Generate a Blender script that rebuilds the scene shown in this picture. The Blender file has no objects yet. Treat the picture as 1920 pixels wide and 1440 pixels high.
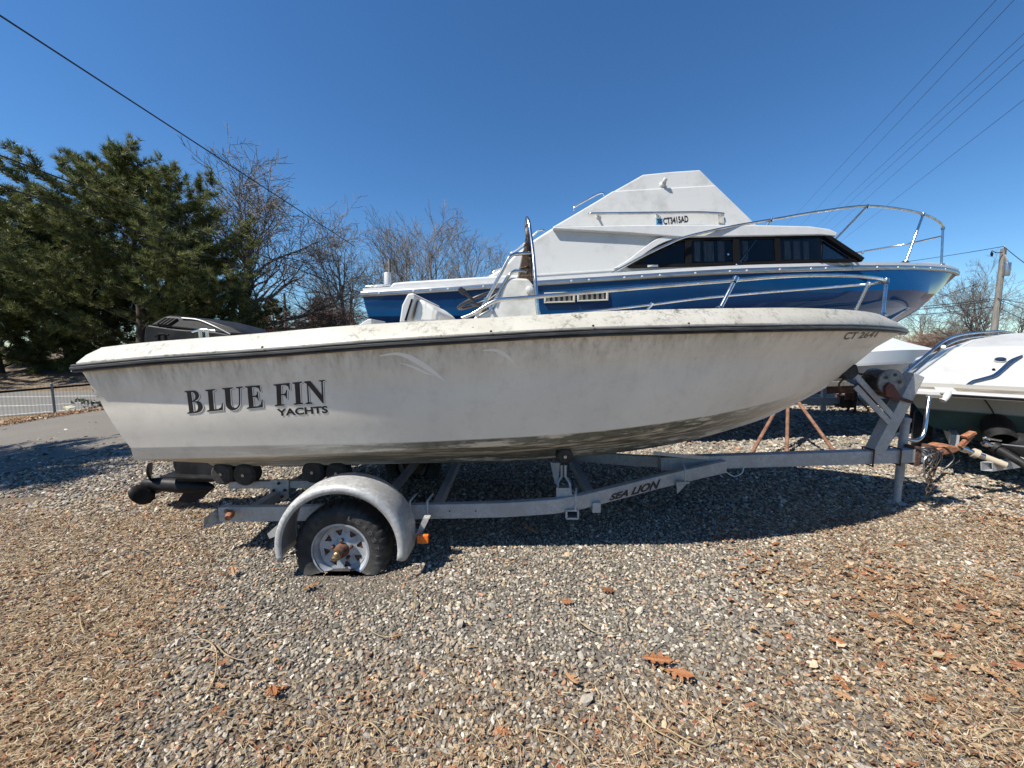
import bpy, bmesh, math, random
import numpy as np
from mathutils import Vector, Matrix, noise
from mathutils.bvhtree import BVHTree
from mathutils.geometry import tessellate_polygon
R = math.radians
random.seed(7)
rng = np.random.default_rng(7)
SC = bpy.context.scene
COL = SC.collection

# ------------------------------------------------------------------ camera
F, PITCH, H = 723.0, R(5.6), 1.42            # focal length in pixels of a 1920 wide frame
cam_d = bpy.data.cameras.new('camera')
cam = bpy.data.objects.new('camera', cam_d)
COL.objects.link(cam)
cam_d.sensor_width = 36.0
cam_d.lens = 36.0 * F / 1920.0
cam_d.clip_start, cam_d.clip_end = 0.05, 3000.0
cam.location = (0, 0, H)
cam.rotation_euler = (math.pi / 2 - PITCH, 0, 0)
SC.camera = cam

# ------------------------------------------------------------------ sky, sun, exposure
SUN = Vector((-0.66, -0.36, 1.0)).normalized()
world = bpy.data.worlds.new('World')
SC.world = world
world.use_nodes = True
wn = world.node_tree
bg = wn.nodes['Background']
sky = wn.nodes.new('ShaderNodeTexSky')
sky.sky_type = 'NISHITA'
sky.sun_disc = False
sky.sun_elevation = math.asin(SUN.z)
sky.sun_rotation = math.atan2(SUN.x, SUN.y)
sky.altitude = 0.0
sky.air_density = 1.0
sky.dust_density = 0.0
sky.ozone_density = 2.6
hs = wn.nodes.new('ShaderNodeHueSaturation')
hs.inputs['Saturation'].default_value = 1.16
wn.links.new(sky.outputs[0], hs.inputs['Color'])
tint = wn.nodes.new('ShaderNodeMix'); tint.data_type = 'RGBA'; tint.blend_type = 'MULTIPLY'
tint.inputs[0].default_value = 1.0
tint.inputs[7].default_value = (.74, .97, 1.14, 1)
wn.links.new(hs.outputs[0], tint.inputs[6])
wn.links.new(tint.outputs[2], bg.inputs[0])
bg.inputs[1].default_value = 0.071
sun_d = bpy.data.lights.new('sun', 'SUN')
sun_d.energy = 5.0
sun_d.angle = R(0.53)
sun_d.color = (1.0, 0.945, 0.85)
sun_o = bpy.data.objects.new('sun', sun_d)
COL.objects.link(sun_o)
sun_o.rotation_euler = SUN.to_track_quat('Z', 'Y').to_euler()
SC.view_settings.view_transform = 'Standard'
SC.view_settings.look = 'None'
SC.view_settings.exposure = 0.8
SC.view_settings.gamma = 1.0
SC.view_settings.use_curve_mapping = False

# ------------------------------------------------------------------ helpers
def ray(px, py):
    xc, yc = (px - 960) / F, (720 - py) / F
    c, s = math.cos(PITCH), math.sin(PITCH)
    return Vector((xc, c + yc * s, -s + yc * c))
def P(px, py, Y):
    d = ray(px, py)
    return Vector((0, 0, H)) + d * (Y / d.y)
def PL(px, py, p0, n):
    d = ray(px, py); o = Vector((0, 0, H))
    return o + d * ((p0 - o).dot(n) / d.dot(n))
def ground_z(x, y):
    t = -x - 4.6
    t = 0.5 * (t + math.sqrt(t * t + 1.0))
    z = -0.07 * min(t, 15.0)
    return z
def G(px, py):
    d = ray(px, py); z = 0.0
    for _ in range(12):
        t = (z - H) / d.z
        z = ground_z(d.x * t, d.y * t)
    return Vector((d.x * t, d.y * t, z))

BASE = {}
def tag(o, label=None, cat=None, group=None, kind=None):
    if label: o['label'] = label
    if cat: o['category'] = cat
    if group: o['group'] = group
    if kind: o['kind'] = kind
    return o
def thing(name, label, cat, loc=(0, 0, 0), group=None):
    o = bpy.data.objects.new(name, None)
    COL.objects.link(o)
    o.location = loc
    o.empty_display_size = 0.2
    BASE[o.name] = Vector(loc)
    return tag(o, label, cat, group)
def part_empty(name, parent):
    o = bpy.data.objects.new(name, None)
    COL.objects.link(o); o.parent = parent
    BASE[o.name] = BASE[parent.name].copy()
    return o
def copy_tree(o, parent=None):
    c = o.copy(); COL.objects.link(c); c.parent = parent
    for ch in list(o.children): copy_tree(ch, c)
    return c

class MB:
    def __init__(s): s.v, s.f, s.att = [], [], {}
    def add(s, v, f):
        o = len(s.v); s.v += [Vector(p) for p in v]; s.f += [tuple(i + o for i in q) for q in f]; return s
    def hexa(s, a, b):
        return s.add(list(a) + list(b), [(3, 2, 1, 0), (4, 5, 6, 7), (0, 1, 5, 4), (1, 2, 6, 5), (2, 3, 7, 6), (3, 0, 4, 7)])
    def box(s, c, size, rot=None):
        x, y, z = [q / 2 for q in size]; c = Vector(c)
        m = rot if rot is not None else Matrix.Identity(3)
        q = [Vector(p) for p in ((-x, -y, -z), (x, -y, -z), (x, y, -z), (-x, y, -z), (-x, -y, z), (x, -y, z), (x, y, z), (-x, y, z))]
        q = [c + m @ p for p in q]
        return s.hexa(q[:4], q[4:])
    def beam(s, p0, p1, w, h, up=(0, 0, 1)):
        p0, p1 = Vector(p0), Vector(p1); d = (p1 - p0).normalized()
        a = d.cross(Vector(up)).normalized(); b = a.cross(d)
        k = [(-1, -1), (1, -1), (1, 1), (-1, 1)]
        q0 = [p0 + a * (i * w / 2) + b * (j * h / 2) for i, j in k]
        return s.hexa([q for q in q0], [q + (p1 - p0) for q in q0])
    def tube(s, pts, r, n=8, closed=False, caps=True):
        pts = [Vector(p) for p in pts]; m = len(pts)
        rs = r if isinstance(r, (list, tuple)) else [r] * m
        t0 = (pts[1] - pts[0]).normalized()
        a = t0.orthogonal().normalized()
        V, prev = [], t0
        for i, p in enumerate(pts):
            if closed: t = (pts[(i + 1) % m] - pts[i - 1]).normalized()
            elif i == 0: t = t0
            elif i == m - 1: t = (pts[i] - pts[i - 1]).normalized()
            else: t = ((pts[i + 1] - p).normalized() + (p - pts[i - 1]).normalized()).normalized()
            if t.length < .5: t = prev
            a = prev.rotation_difference(t) @ a; a = (a - t * a.dot(t)).normalized(); prev = t
            b = t.cross(a)
            V += [p + (a * math.cos(2 * math.pi * k / n) + b * math.sin(2 * math.pi * k / n)) * rs[i] for k in range(n)]
        Fc = []
        for i in range(m if closed else m - 1):
            j = (i + 1) % m
            Fc += [(i * n + k, i * n + (k + 1) % n, j * n + (k + 1) % n, j * n + k) for k in range(n)]
        if caps and not closed:
            Fc += [tuple(range(n - 1, -1, -1)), tuple((m - 1) * n + k for k in range(n))]
        return s.add(V, Fc)
    def cyl(s, p0, p1, r, n=16): return s.tube([p0, p1], r, n)
    def prism(s, poly, vec):
        poly = [Vector(p) for p in poly]; vec = Vector(vec); n = len(poly)
        return s.add(poly + [p + vec for p in poly], [tuple(range(n - 1, -1, -1)), tuple(range(n, 2 * n))] + [(i, (i + 1) % n, n + (i + 1) % n, n + i) for i in range(n)])
    def slab(s, near, far):
        n = len(near)
        return s.add(list(near) + list(far), [tuple(range(n - 1, -1, -1)), tuple(range(n, 2 * n))] + [(i, (i + 1) % n, n + (i + 1) % n, n + i) for i in range(n)])
    def lathe(s, prof, org, axis, n=32, a0=0.0):
        org, ax = Vector(org), Vector(axis).normalized(); e = ax.orthogonal().normalized(); g = ax.cross(e); m = len(prof)
        V = [org + ax * h + (e * math.cos(a0 + 2 * math.pi * k / n) + g * math.sin(a0 + 2 * math.pi * k / n)) * r for r, h in prof for k in range(n)]
        return s.add(V, [(i * n + k, i * n + (k + 1) % n, (i + 1) * n + (k + 1) % n, (i + 1) * n + k) for i in range(m - 1) for k in range(n)])
    def loft(s, rows, closed=False):
        m = len(rows[0]); V = [p for r in rows for p in r]; nr = len(rows)
        return s.add(V, [(i * m + k, i * m + k + 1, ((i + 1) % nr) * m + k + 1, ((i + 1) % nr) * m + k) for i in range(nr if closed else nr - 1) for k in range(m - 1)])
    def build(s, name, mat, parent=None, smooth=None, bevel=None, merge=None, loc=None, tri=False):
        b = BASE[parent.name] if parent else Vector(loc or (0, 0, 0))
        me = bpy.data.meshes.new(name)
        me.from_pydata([tuple(v - b) for v in s.v], [], s.f)
        for k, a in s.att.items():
            me.attributes.new(k, 'FLOAT', 'POINT').data.foreach_set('value', a)
        bm = bmesh.new(); bm.from_mesh(me)
        if merge: bmesh.ops.remove_doubles(bm, verts=bm.verts, dist=merge)
        bmesh.ops.recalc_face_normals(bm, faces=bm.faces)
        if tri: bmesh.ops.triangulate(bm, faces=bm.faces)
        bm.to_mesh(me); bm.free()
        if smooth:
            me.polygons.foreach_set('use_smooth', [True] * len(me.polygons))
            me.set_sharp_from_angle(angle=R(smooth))
        me.materials.append(mat)
        o = bpy.data.objects.new(name, me)
        COL.objects.link(o)
        if parent: o.parent = parent; BASE[o.name] = b
        else: o.location = b; BASE[o.name] = b
        if bevel:
            md = o.modifiers.new('bevel', 'BEVEL'); md.width = bevel; md.segments = 3 if bevel > .012 else 2; md.limit_method = 'ANGLE'; md.angle_limit = R(25)
            me.polygons.foreach_set('use_smooth', [True] * len(me.polygons)); md.harden_normals = True
        return o

def cr(pts, n=8):
    """Catmull-Rom through pts (Vectors), n steps per span"""
    pts = [Vector(p) for p in pts]; q = [pts[0] * 2 - pts[1]] + pts + [pts[-1] * 2 - pts[-2]]; out = []
    for i in range(1, len(q) - 2):
        a, b, c, d = q[i - 1:i + 3]
        for k in range(n):
            t = k / n
            out.append(0.5 * ((2 * b) + (c - a) * t + (2 * a - 5 * b + 4 * c - d) * t * t + (3 * b - a - 3 * c + d) * t ** 3))
    return out + [pts[-1]]
def resample(pts, s):
    """points of a curve at fractions s of its run in x"""
    a = np.array([tuple(p) for p in pts]); u = (a[:, 0] - a[0, 0]) / (a[-1, 0] - a[0, 0]); u = np.maximum.accumulate(u + np.arange(len(u)) * 1e-7)
    s = np.asarray(s) * u[-1]
    return [Vector((np.interp(t, u, a[:, 0]), np.interp(t, u, a[:, 1]), np.interp(t, u, a[:, 2]))) for t in s]
def mir(p, yc): return Vector((p[0], 2 * yc - p[1], p[2]))

# ------------------------------------------------------------------ materials
def nt(name):
    m = bpy.data.materials.new(name); m.use_nodes = True
    t = m.node_tree; return m, t, t.nodes['Principled BSDF']
def N(t, typ, **kw):
    n = t.nodes.new('ShaderNode' + typ)
    for k, v in kw.items():
        if k.startswith('i_'): n.inputs[int(k[2:])].default_value = v
        elif k.startswith('s_'): n.inputs[k[2:].replace('_', ' ')].default_value = v
        else: setattr(n, k, v)
    return n
def L(t, a, b): t.links.new(a, b)
def ramp(t, fac, stops):
    n = t.nodes.new('ShaderNodeValToRGB'); e = n.color_ramp.elements
    while len(e) < len(stops): e.new(0.5)
    for q, (p, c) in zip(e, stops): q.position = p; q.color = tuple(c) + (1,) if len(c) == 3 else c
    L(t, fac, n.inputs[0]); return n.outputs[0]
def mix(t, fac, a, b):
    n = t.nodes.new('ShaderNodeMix'); n.data_type = 'RGBA'
    for s, v in ((n.inputs[0], fac), (n.inputs[6], a), (n.inputs[7], b)):
        if hasattr(v, 'is_output'): L(t, v, s)
        elif isinstance(v, (int, float)): s.default_value = v
        else: s.default_value = tuple(v) + (1,)
    return n.outputs[2]
def math_n(t, op, a, b=None, c=None, clamp=False):
    n = t.nodes.new('ShaderNodeMath'); n.operation = op; n.use_clamp = clamp
    for s, v in zip(n.inputs, (a, b, c)):
        if v is None: continue
        if hasattr(v, 'is_output'): L(t, v, s)
        else: s.default_value = v
    return n.outputs[0]
def coords(t, scale=(1, 1, 1), out='Object'):
    c = N(t, 'TexCoord'); m = N(t, 'Mapping'); m.inputs['Scale'].default_value = scale
    L(t, c.outputs[out], m.inputs[0]); return m.outputs[0]
def noise_f(t, vec, scale, detail=4, rough=.6, lo=.4, hi=.6):
    n = N(t, 'TexNoise'); L(t, vec, n.inputs['Vector']); n.inputs['Scale'].default_value = scale
    n.inputs['Detail'].default_value = detail; n.inputs['Roughness'].default_value = rough
    m = N(t, 'MapRange'); L(t, n.outputs[0], m.inputs[0]); m.inputs[1].default_value = lo; m.inputs[2].default_value = hi
    return m.outputs[0]
def bump(t, b, h, strength, dist=.01):
    n = N(t, 'Bump'); n.inputs['Strength'].default_value = strength; n.inputs['Distance'].default_value = dist
    L(t, h, n.inputs['Height']); L(t, n.outputs[0], b.inputs['Normal'])
def M(name, col, rough=.5, metal=0., col2=None, scale=6., lo=.42, hi=.62, st=(1, 1, 1), bmp=None, coat=0., spec=None, rvar=0.):
    m, t, b = nt(name)
    b.inputs['Roughness'].default_value = rough; b.inputs['Metallic'].default_value = metal
    if coat: b.inputs['Coat Weight'].default_value = coat; b.inputs['Coat Roughness'].default_value = .06
    if spec is not None: b.inputs['Specular IOR Level'].default_value = spec
    v = coords(t, st)
    if col2:
        f = noise_f(t, v, scale, 6, .65, lo, hi)
        L(t, mix(t, f, col, col2), b.inputs['Base Color'])
        if rvar: L(t, math_n(t, 'ADD', math_n(t, 'MULTIPLY', f, rvar), rough), b.inputs['Roughness'])
    else: b.inputs['Base Color'].default_value = tuple(col) + (1,)
    if bmp: bump(t, b, noise_f(t, v, bmp[0], 4, .6, .3, .7), bmp[1])
    return m

MAT = {}
def mat_hull():
    m, t, b = nt('weathered_gelcoat')
    a = N(t, 'Attribute', attribute_name='hv').outputs['Fac']
    au = N(t, 'Attribute', attribute_name='hu').outputs['Fac']
    v1 = coords(t, (1, 1, 1)); vs = coords(t, (14, 14, .9)); vss = coords(t, (40, 40, 1.6))
    base = mix(t, noise_f(t, v1, 1.6, 5, .6, .35, .7), (.76, .71, .62), (.66, .615, .535))
    # brown run-off below the rub rail, fading down the side and towards the bow
    top = N(t, 'MapRange'); L(t, a, top.inputs[0]); top.inputs[1].default_value = .25; top.inputs[2].default_value = 1.0
    bowf = N(t, 'MapRange'); L(t, au, bowf.inputs[0]); bowf.inputs[1].default_value = .95; bowf.inputs[2].default_value = .55; 
    str1 = noise_f(t, vs, 1.0, 5, .65, .38, .72); str2 = noise_f(t, vss, 1.0, 3, .6, .5, .78)
    d = math_n(t, 'MULTIPLY', math_n(t, 'ADD', math_n(t, 'MULTIPLY', str1, .72), math_n(t, 'MULTIPLY', str2, .66)), math_n(t, 'MULTIPLY', top.outputs[0], top.outputs[0]), clamp=True)
    d = math_n(t, 'MULTIPLY', d, math_n(t, 'ADD', math_n(t, 'MULTIPLY', bowf.outputs[0], .75), .25))
    c = mix(t, d, base, (.20, .15, .095))
    sp = noise_f(t, coords(t, (30, 30, 9)), 1.0, 4, .7, .68, .76)
    c = mix(t, math_n(t, 'MULTIPLY', sp, math_n(t, 'MULTIPLY', top.outputs[0], .85)), c, (.09, .075, .055))
    grime = noise_f(t, v1, 9, 6, .7, .5, .75)
    c = mix(t, math_n(t, 'MULTIPLY', grime, .22), c, (.3, .28, .23))
    # worn bottom below the chine: white showing through green-black growth, clean at the bow
    low = N(t, 'MapRange'); L(t, a, low.inputs[0]); low.inputs[1].default_value = -.02; low.inputs[2].default_value = -.06
    pat = noise_f(t, coords(t, (1.2, 6, 9)), 2.2, 7, .72, .42, .5)
    edge = N(t, 'MapRange'); L(t, au, edge.inputs[0]); edge.inputs[1].default_value = .86; edge.inputs[2].default_value = .7
    st = N(t, 'MapRange'); L(t, au, st.inputs[0]); st.inputs[1].default_value = .1; st.inputs[2].default_value = .36
    band = N(t, 'MapRange'); L(t, a, band.inputs[0]); band.inputs[1].default_value = -.3; band.inputs[2].default_value = -.42
    stern = math_n(t, 'MAXIMUM', st.outputs[0], math_n(t, 'MULTIPLY', band.outputs[0], .55))
    wl = math_n(t, 'MULTIPLY', math_n(t, 'MULTIPLY', low.outputs[0], edge.outputs[0]), math_n(t, 'ADD', math_n(t, 'MULTIPLY', stern, .80), .10))
    wl = math_n(t, 'MULTIPLY', wl, math_n(t, 'ADD', math_n(t, 'MULTIPLY', pat, .8), .2))
    growth = mix(t, noise_f(t, v1, 14, 5, .7, .4, .65), (.05, .056, .042), (.15, .155, .12))
    c = mix(t, wl, c, growth)
    L(t, c, b.inputs['Base Color'])
    L(t, math_n(t, 'ADD', .42, math_n(t, 'MULTIPLY', d, .4)), b.inputs['Roughness'])
    b.inputs['Specular IOR Level'].default_value = .35
    return m
def mat_cap():
    m, t, b = nt('chalky_gelcoat_with_mildew')
    v = coords(t)
    c = mix(t, noise_f(t, v, 2.2, 4, .6, .35, .7), (.43, .415, .365), (.36, .34, .285))
    blot = noise_f(t, v, 6, 8, .8, .47, .62); fine = noise_f(t, v, 30, 7, .78, .47, .6)
    c = mix(t, math_n(t, 'MULTIPLY', math_n(t, 'MULTIPLY', blot, fine), 1.0), c, (.085, .078, .058))
    c = mix(t, math_n(t, 'MULTIPLY', noise_f(t, coords(t, (26, 26, 3)), 1, 4, .7, .6, .72), .45), c, (.2, .19, .15))
    sp = noise_f(t, v, 85, 2, .5, .69, .73)
    c = mix(t, math_n(t, 'MULTIPLY', sp, .7), c, (.06, .06, .045))
    L(t, c, b.inputs['Base Color']); b.inputs['Roughness'].default_value = .5
    bump(t, b, fine, .12, .003)
    return m
def mat_glass(name, tint, alpha, rough=.03):
    m, t, b = nt(name)
    t.nodes.remove(b); out = t.nodes['Material Output']
    tr = N(t, 'BsdfTransparent'); tr.inputs[0].default_value = tuple(tint) + (1,)
    gl = N(t, 'BsdfGlossy'); gl.inputs['Roughness'].default_value = rough; gl.inputs[0].default_value = (1, 1, 1, 1)
    fr = N(t, 'Fresnel'); fr.inputs[0].default_value = 1.3
    mx = N(t, 'MixShader'); L(t, math_n(t, 'ADD', fr.outputs[0], alpha), mx.inputs[0]); L(t, tr.outputs[0], mx.inputs[1]); L(t, gl.outputs[0], mx.inputs[2])
    L(t, mx.outputs[0], out.inputs[0]); return m
def mat_galv():
    m, t, b = nt('galvanised_steel')
    v = coords(t)
    vo = N(t, 'TexVoronoi'); L(t, v, vo.inputs['Vector']); vo.inputs['Scale'].default_value = 60
    sp = N(t, 'RGBToBW'); L(t, vo.outputs['Color'], sp.inputs[0])
    c = mix(t, sp.outputs[0], (.30, .305, .305), (.47, .47, .465))
    c = mix(t, noise_f(t, v, 5, 6, .7, .45, .65), c, (.32, .32, .32))
    c = mix(t, math_n(t, 'MULTIPLY', noise_f(t, coords(t, (6, 6, 2)), 2, 6, .75, .62, .72), .7), c, (.17, .11, .07))
    L(t, c, b.inputs['Base Color']); b.inputs['Metallic'].default_value = .25
    L(t, math_n(t, 'ADD', .42, math_n(t, 'MULTIPLY', sp.outputs[0], .2)), b.inputs['Roughness'])
    return m
MAT['hull'] = mat_hull(); MAT['cap'] = mat_cap(); MAT['galv'] = mat_galv()
MAT['winch'] = M('dull_zinc_winch', (.22, .22, .215), .5, .4, col2=(.13, .125, .12), scale=18)
MAT['chain'] = M('dark_chain', (.03, .022, .018), .7, col2=(.075, .045, .03), scale=30)
MAT['liner'] = M('painted_liner', (.6, .59, .55), .6, col2=(.45, .44, .40), scale=5)
MAT['clean'] = M('cleaner_gelcoat_mark', (.78, .75, .69), .4)
MAT['rubrail'] = M('black_vinyl', (.022, .022, .023), .42, col2=(.07, .07, .068), scale=4, st=(1, 8, 20), bmp=(30, .1))
MAT['steel'] = M('polished_stainless', (.62, .62, .61), .16, 1.0, col2=(.45, .44, .42), scale=9, rvar=.12)
MAT['letter'] = M('black_vinyl_lettering', (.012, .012, .016), .4)
MAT['letter_grey'] = M('grey_vinyl_lettering', (.19, .19, .2), .4)
MAT['fade'] = M('faded_black_lettering', (.05, .045, .04), .5, col2=(.3, .28, .25), scale=60, lo=.55, hi=.6)
MAT['black'] = M('black_plastic', (.016, .016, .017), .45, col2=(.03, .03, .03), scale=12)
MAT['cowl'] = M('charcoal_engine_paint', (.009, .009, .010), .48, col2=(.02, .02, .021), scale=9, rvar=.15, spec=.2)
MAT['rubber'] = M('black_rubber', (.016, .016, .016), .75, col2=(.04, .038, .036), scale=14, bmp=(60, .15))
MAT['tyre_text'] = M('raised_tyre_lettering', (.075, .075, .075), .6)
MAT['rim'] = M('silver_painted_steel', (.42, .44, .47), .4, .3, col2=(.27, .28, .3), scale=14, rvar=.2)
MAT['rust'] = M('rusty_steel', (.20, .075, .035), .85, col2=(.34, .15, .075), scale=22, bmp=(40, .4))
MAT['rust_dark'] = M('dark_rust', (.055, .028, .018), .85, col2=(.13, .055, .03), scale=26, bmp=(40, .4))
MAT['stand'] = M('stand_rusted_paint', (.13, .058, .034), .85, col2=(.22, .12, .078), scale=18, bmp=(40, .3))
MAT['brass'] = M('tarnished_bearing_cap', (.3, .22, .12), .4, .8, col2=(.16, .10, .06), scale=30)
MAT['orange'] = M('amber_lens', (.75, .16, .01), .2, coat=.5, col2=(.6, .1, .008), scale=40)
MAT['blue'] = M('royal_blue_gelcoat', (.0015, .038, .118), .06, col2=(.002, .043, .13), scale=3, spec=.2)
MAT['white'] = M('white_gelcoat', (.49, .495, .49), .38, col2=(.43, .435, .425), scale=7, lo=.4, hi=.75, bmp=(120, .02))
MAT['white_dirty'] = M('white_gelcoat_stained', (.48, .485, .475), .4, col2=(.355, .355, .335), scale=3.5, lo=.5, hi=.78, bmp=(90, .03))
MAT['white_darkened'] = M('gelcoat_darkened_for_sun', (.41, .415, .405), .42, col2=(.31, .31, .295), scale=3, lo=.45, hi=.75, bmp=(90, .03))  # white gelcoat darkened in colour so the sun-facing panels do not clip
MAT['alu'] = M('aluminium_trim', (.42, .43, .44), .28, .9, col2=(.3, .3, .31), scale=5, st=(1, 1, 12))
MAT['trim_dark'] = M('black_window_frame', (.006, .006, .0065), .7, spec=.1)
MAT['vent_frame'] = M('cream_vent_frame', (.5, .47, .4), .5)
MAT['curtain'] = M('grey_curtain', (.5, .5, .51), .9, col2=(.3, .3, .31), scale=30, st=(1, 1, .05))
MAT['inside'] = M('dark_cabin_interior', (.012, .012, .012), .9)
MAT['glass'] = mat_glass('window_glass', (.6, .62, .63), .0)
MAT['clear'] = mat_glass('clear_glass', (.86, .9, .93), .02)
MAT['smoke'] = mat_glass('smoked_acrylic', (.60, .545, .49), .0)
MAT['vent'] = M('beige_vent_plastic', (.42, .36, .27), .55)
MAT['sticker'] = M('blue_sticker', (.03, .25, .5), .4)
MAT['vinyl'] = M('stained_white_vinyl', (.68, .67, .62), .55, col2=(.38, .33, .26), scale=2, st=(14, 2, 1.5), lo=.5, hi=.72)
MAT['bottom'] = M('dark_antifouling', (.03, .03, .035), .8, col2=(.06, .055, .05), scale=8)
MAT['wrap'] = M('white_shrink_film', (.53, .54, .55), .4, bmp=(6, .12))
MAT['wood'] = M('weathered_pole_wood', (.2, .19, .17), .9, col2=(.115, .108, .098), scale=3, st=(6, 6, .6), bmp=(14, .4))
MAT['teak'] = M('grey_teak', (.24, .2, .15), .85, col2=(.12, .10, .08), scale=4, st=(1, 1, 1), bmp=(30, .3))
MAT['wire'] = M('black_cable', (.012, .012, .014), .6)
MAT['bark'] = M('grey_bark', (.16, .14, .125), .9, col2=(.09, .08, .07), scale=3, st=(3, 3, .6), bmp=(10, .4))
MAT['bark_pine'] = M('dark_pine_bark', (.07, .055, .045), .95, col2=(.035, .028, .024), scale=3, st=(3, 3, .6), bmp=(10, .5))
MAT['fence'] = M('galvanised_wire', (.2, .205, .21), .5, .6)
MAT['redcap'] = M('red_winch_bracket', (.13, .02, .012), .55, col2=(.05, .015, .01), scale=20)
def mat_attr(name, rough, attr='col', bmp=None, trans=0.):
    m, t, b = nt(name)
    c = N(t, 'Attribute', attribute_name=attr).outputs['Color']
    v = coords(t)
    c2 = mix(t, noise_f(t, v, 90, 4, .7, .3, .75), c, (.09, .085, .08)) if bmp else c
    n = t.nodes.new('ShaderNodeMix'); n.data_type = 'RGBA'; n.inputs[0].default_value = .55 if bmp else 0
    L(t, c, n.inputs[6]); L(t, c2, n.inputs[7])
    L(t, n.outputs[2], b.inputs['Base Color']); b.inputs['Roughness'].default_value = rough; b.inputs['Specular IOR Level'].default_value = .3
    if bmp: bump(t, b, noise_f(t, v, bmp, 4, .65, .3, .7), .35, .004)
    if trans:
        tl = N(t, 'BsdfTranslucent'); L(t, c, tl.inputs[0]); mx = N(t, 'MixShader'); mx.inputs[0].default_value = trans
        L(t, b.outputs[0], mx.inputs[1]); L(t, tl.outputs[0], mx.inputs[2]); L(t, mx.outputs[0], t.nodes['Material Output'].inputs[0])
    return m
MAT['stone'] = mat_attr('gravel_stone', .85, bmp=160)
MAT['litter'] = mat_attr('dry_plant_litter', .8, trans=.15)
MAT['needle'] = mat_attr('pine_needles', .5, trans=.3)
MAT['leaf'] = M('brown_oak_leaf', (.30, .125, .045), .6, col2=(.19, .075, .03), scale=18, lo=.4, hi=.65, bmp=(50, .3))
MAT['leaf_pale'] = M('tan_oak_leaf', (.36, .21, .105), .65, col2=(.24, .125, .06), scale=18, lo=.4, hi=.65, bmp=(50, .3))
MAT['stem'] = M('pale_dry_stem', (.36, .29, .18), .7, col2=(.25, .18, .1), scale=12)

# ------------------------------------------------------------------ ground, driveway, road
def sstep(a, b, x):
    t = min(1.0, max(0.0, (x - a) / (b - a))); return t * t * (3 - 2 * t)
def litter(x, y):
    """how much straw, leaf crumbs and dirt lie on the gravel at x, y (0..1)"""
    n = noise.noise((x * 1.3, y * 1.9, 3.1)) * .6 + noise.noise((x * 4.1, y * 5.2, 7.7)) * .45
    left = sstep(.05, -.75, x + .2 + .62 * y) * sstep(4.0, 3.3, y)
    right = sstep(-.1, .9, x - .1 - .55 * y) * sstep(4.2, 3.2, y)
    near = sstep(1.85, 1.25, y) * .42
    v = .10 + max(left * .9, right * .72, near) + n * .5
    return min(1.0, max(0.0, v))
xs = sorted(set([round(x, 3) for x in list(np.arange(-9, 9, .14)) + list(np.arange(-30, -9, .7)) + list(np.arange(9, 40, .9)) + [-900, -500, -300, -180, -110, -70, -50, -40, 50, 70, 110, 180, 300, 500, 900]]))
ys = sorted(set([round(y, 3) for y in list(np.arange(.6, 7, .12)) + list(np.arange(7, 30, .6)) + [-600, -200, -60, -20, -8, -3, -1, 0, 34, 40, 50, 70, 100, 150, 220, 350, 600, 1200]]))
me = bpy.data.meshes.new('ground')
gv = [(x, y, ground_z(x, y) + (.012 * noise.noise((x * 1.1, y * 1.1, 0)) if -9 < x < 9 and 0 < y < 9 else 0)) for y in ys for x in xs]
nx = len(xs)
me.from_pydata(gv, [], [(j * nx + i, j * nx + i + 1, (j + 1) * nx + i + 1, (j + 1) * nx + i) for j in range(len(ys) - 1) for i in range(nx - 1)])
me.attributes.new('lit', 'FLOAT', 'POINT').data.foreach_set('value', [litter(x, y) if abs(x) < 12 and y < 9 else .25 for y in ys for x in xs])
far = [max(sstep(15, 20, y), sstep(-9.5, -11, x - .0 * y), sstep(24, 30, abs(x)), sstep(-6, -12, y)) for y in ys for x in xs]
me.attributes.new('near', 'FLOAT', 'POINT').data.foreach_set('value', [sstep(5.4, 4.2, y) * .85 * sstep(1.4 * y + 1.3, 1.4 * y + .7, abs(x)) if y > .9 else 0 for y in ys for x in xs])  # mask over the stone scatter, for the painted gap shade
me.attributes.new('far', 'FLOAT', 'POINT').data.foreach_set('value', far)
ground = bpy.data.objects.new('ground', me); COL.objects.link(ground); tag(ground, kind='structure')
m, t, b = nt('gravel_ground')
v = coords(t)
lit = N(t, 'Attribute', attribute_name='lit').outputs['Fac']; fr_ = N(t, 'Attribute', attribute_name='far').outputs['Fac']
vo = N(t, 'TexVoronoi'); L(t, v, vo.inputs['Vector']); vo.inputs['Scale'].default_value = 34
v2 = N(t, 'TexVoronoi'); L(t, v, v2.inputs['Vector']); v2.inputs['Scale'].default_value = 63
bw = N(t, 'RGBToBW'); L(t, vo.outputs['Color'], bw.inputs[0]); bw2 = N(t, 'RGBToBW'); L(t, v2.outputs['Color'], bw2.inputs[0])
pal = [(0, (.08, .075, .067)), (.28, (.17, .16, .142)), (.5, (.25, .233, .205)), (.7, (.34, .315, .275)), (.88, (.48, .45, .40)), (1, (.58, .55, .5))]
c1 = ramp(t, bw.outputs[0], pal); c2 = ramp(t, bw2.outputs[0], pal)
sel = noise_f(t, v, 9, 3, .6, .45, .55)
c = mix(t, sel, c1, c2)
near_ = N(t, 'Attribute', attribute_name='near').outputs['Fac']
c = mix(t, near_, c, mix(t, noise_f(t, v, 40, 5, .7, .3, .7), (.045, .04, .034), (.12, .105, .085)))  # dark fines, deepened as painted shade in the gaps between loose stones
dirt = mix(t, noise_f(t, v, 60, 5, .7, .3, .7), (.10, .07, .045), (.27, .19, .115))
c = mix(t, math_n(t, 'MULTIPLY', lit, .75), c, dirt)
fl = mix(t, noise_f(t, v, .9, 8, .75, .35, .65), (.13, .105, .055), (.25, .165, .095))
c = mix(t, fr_, c, fl)
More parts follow.
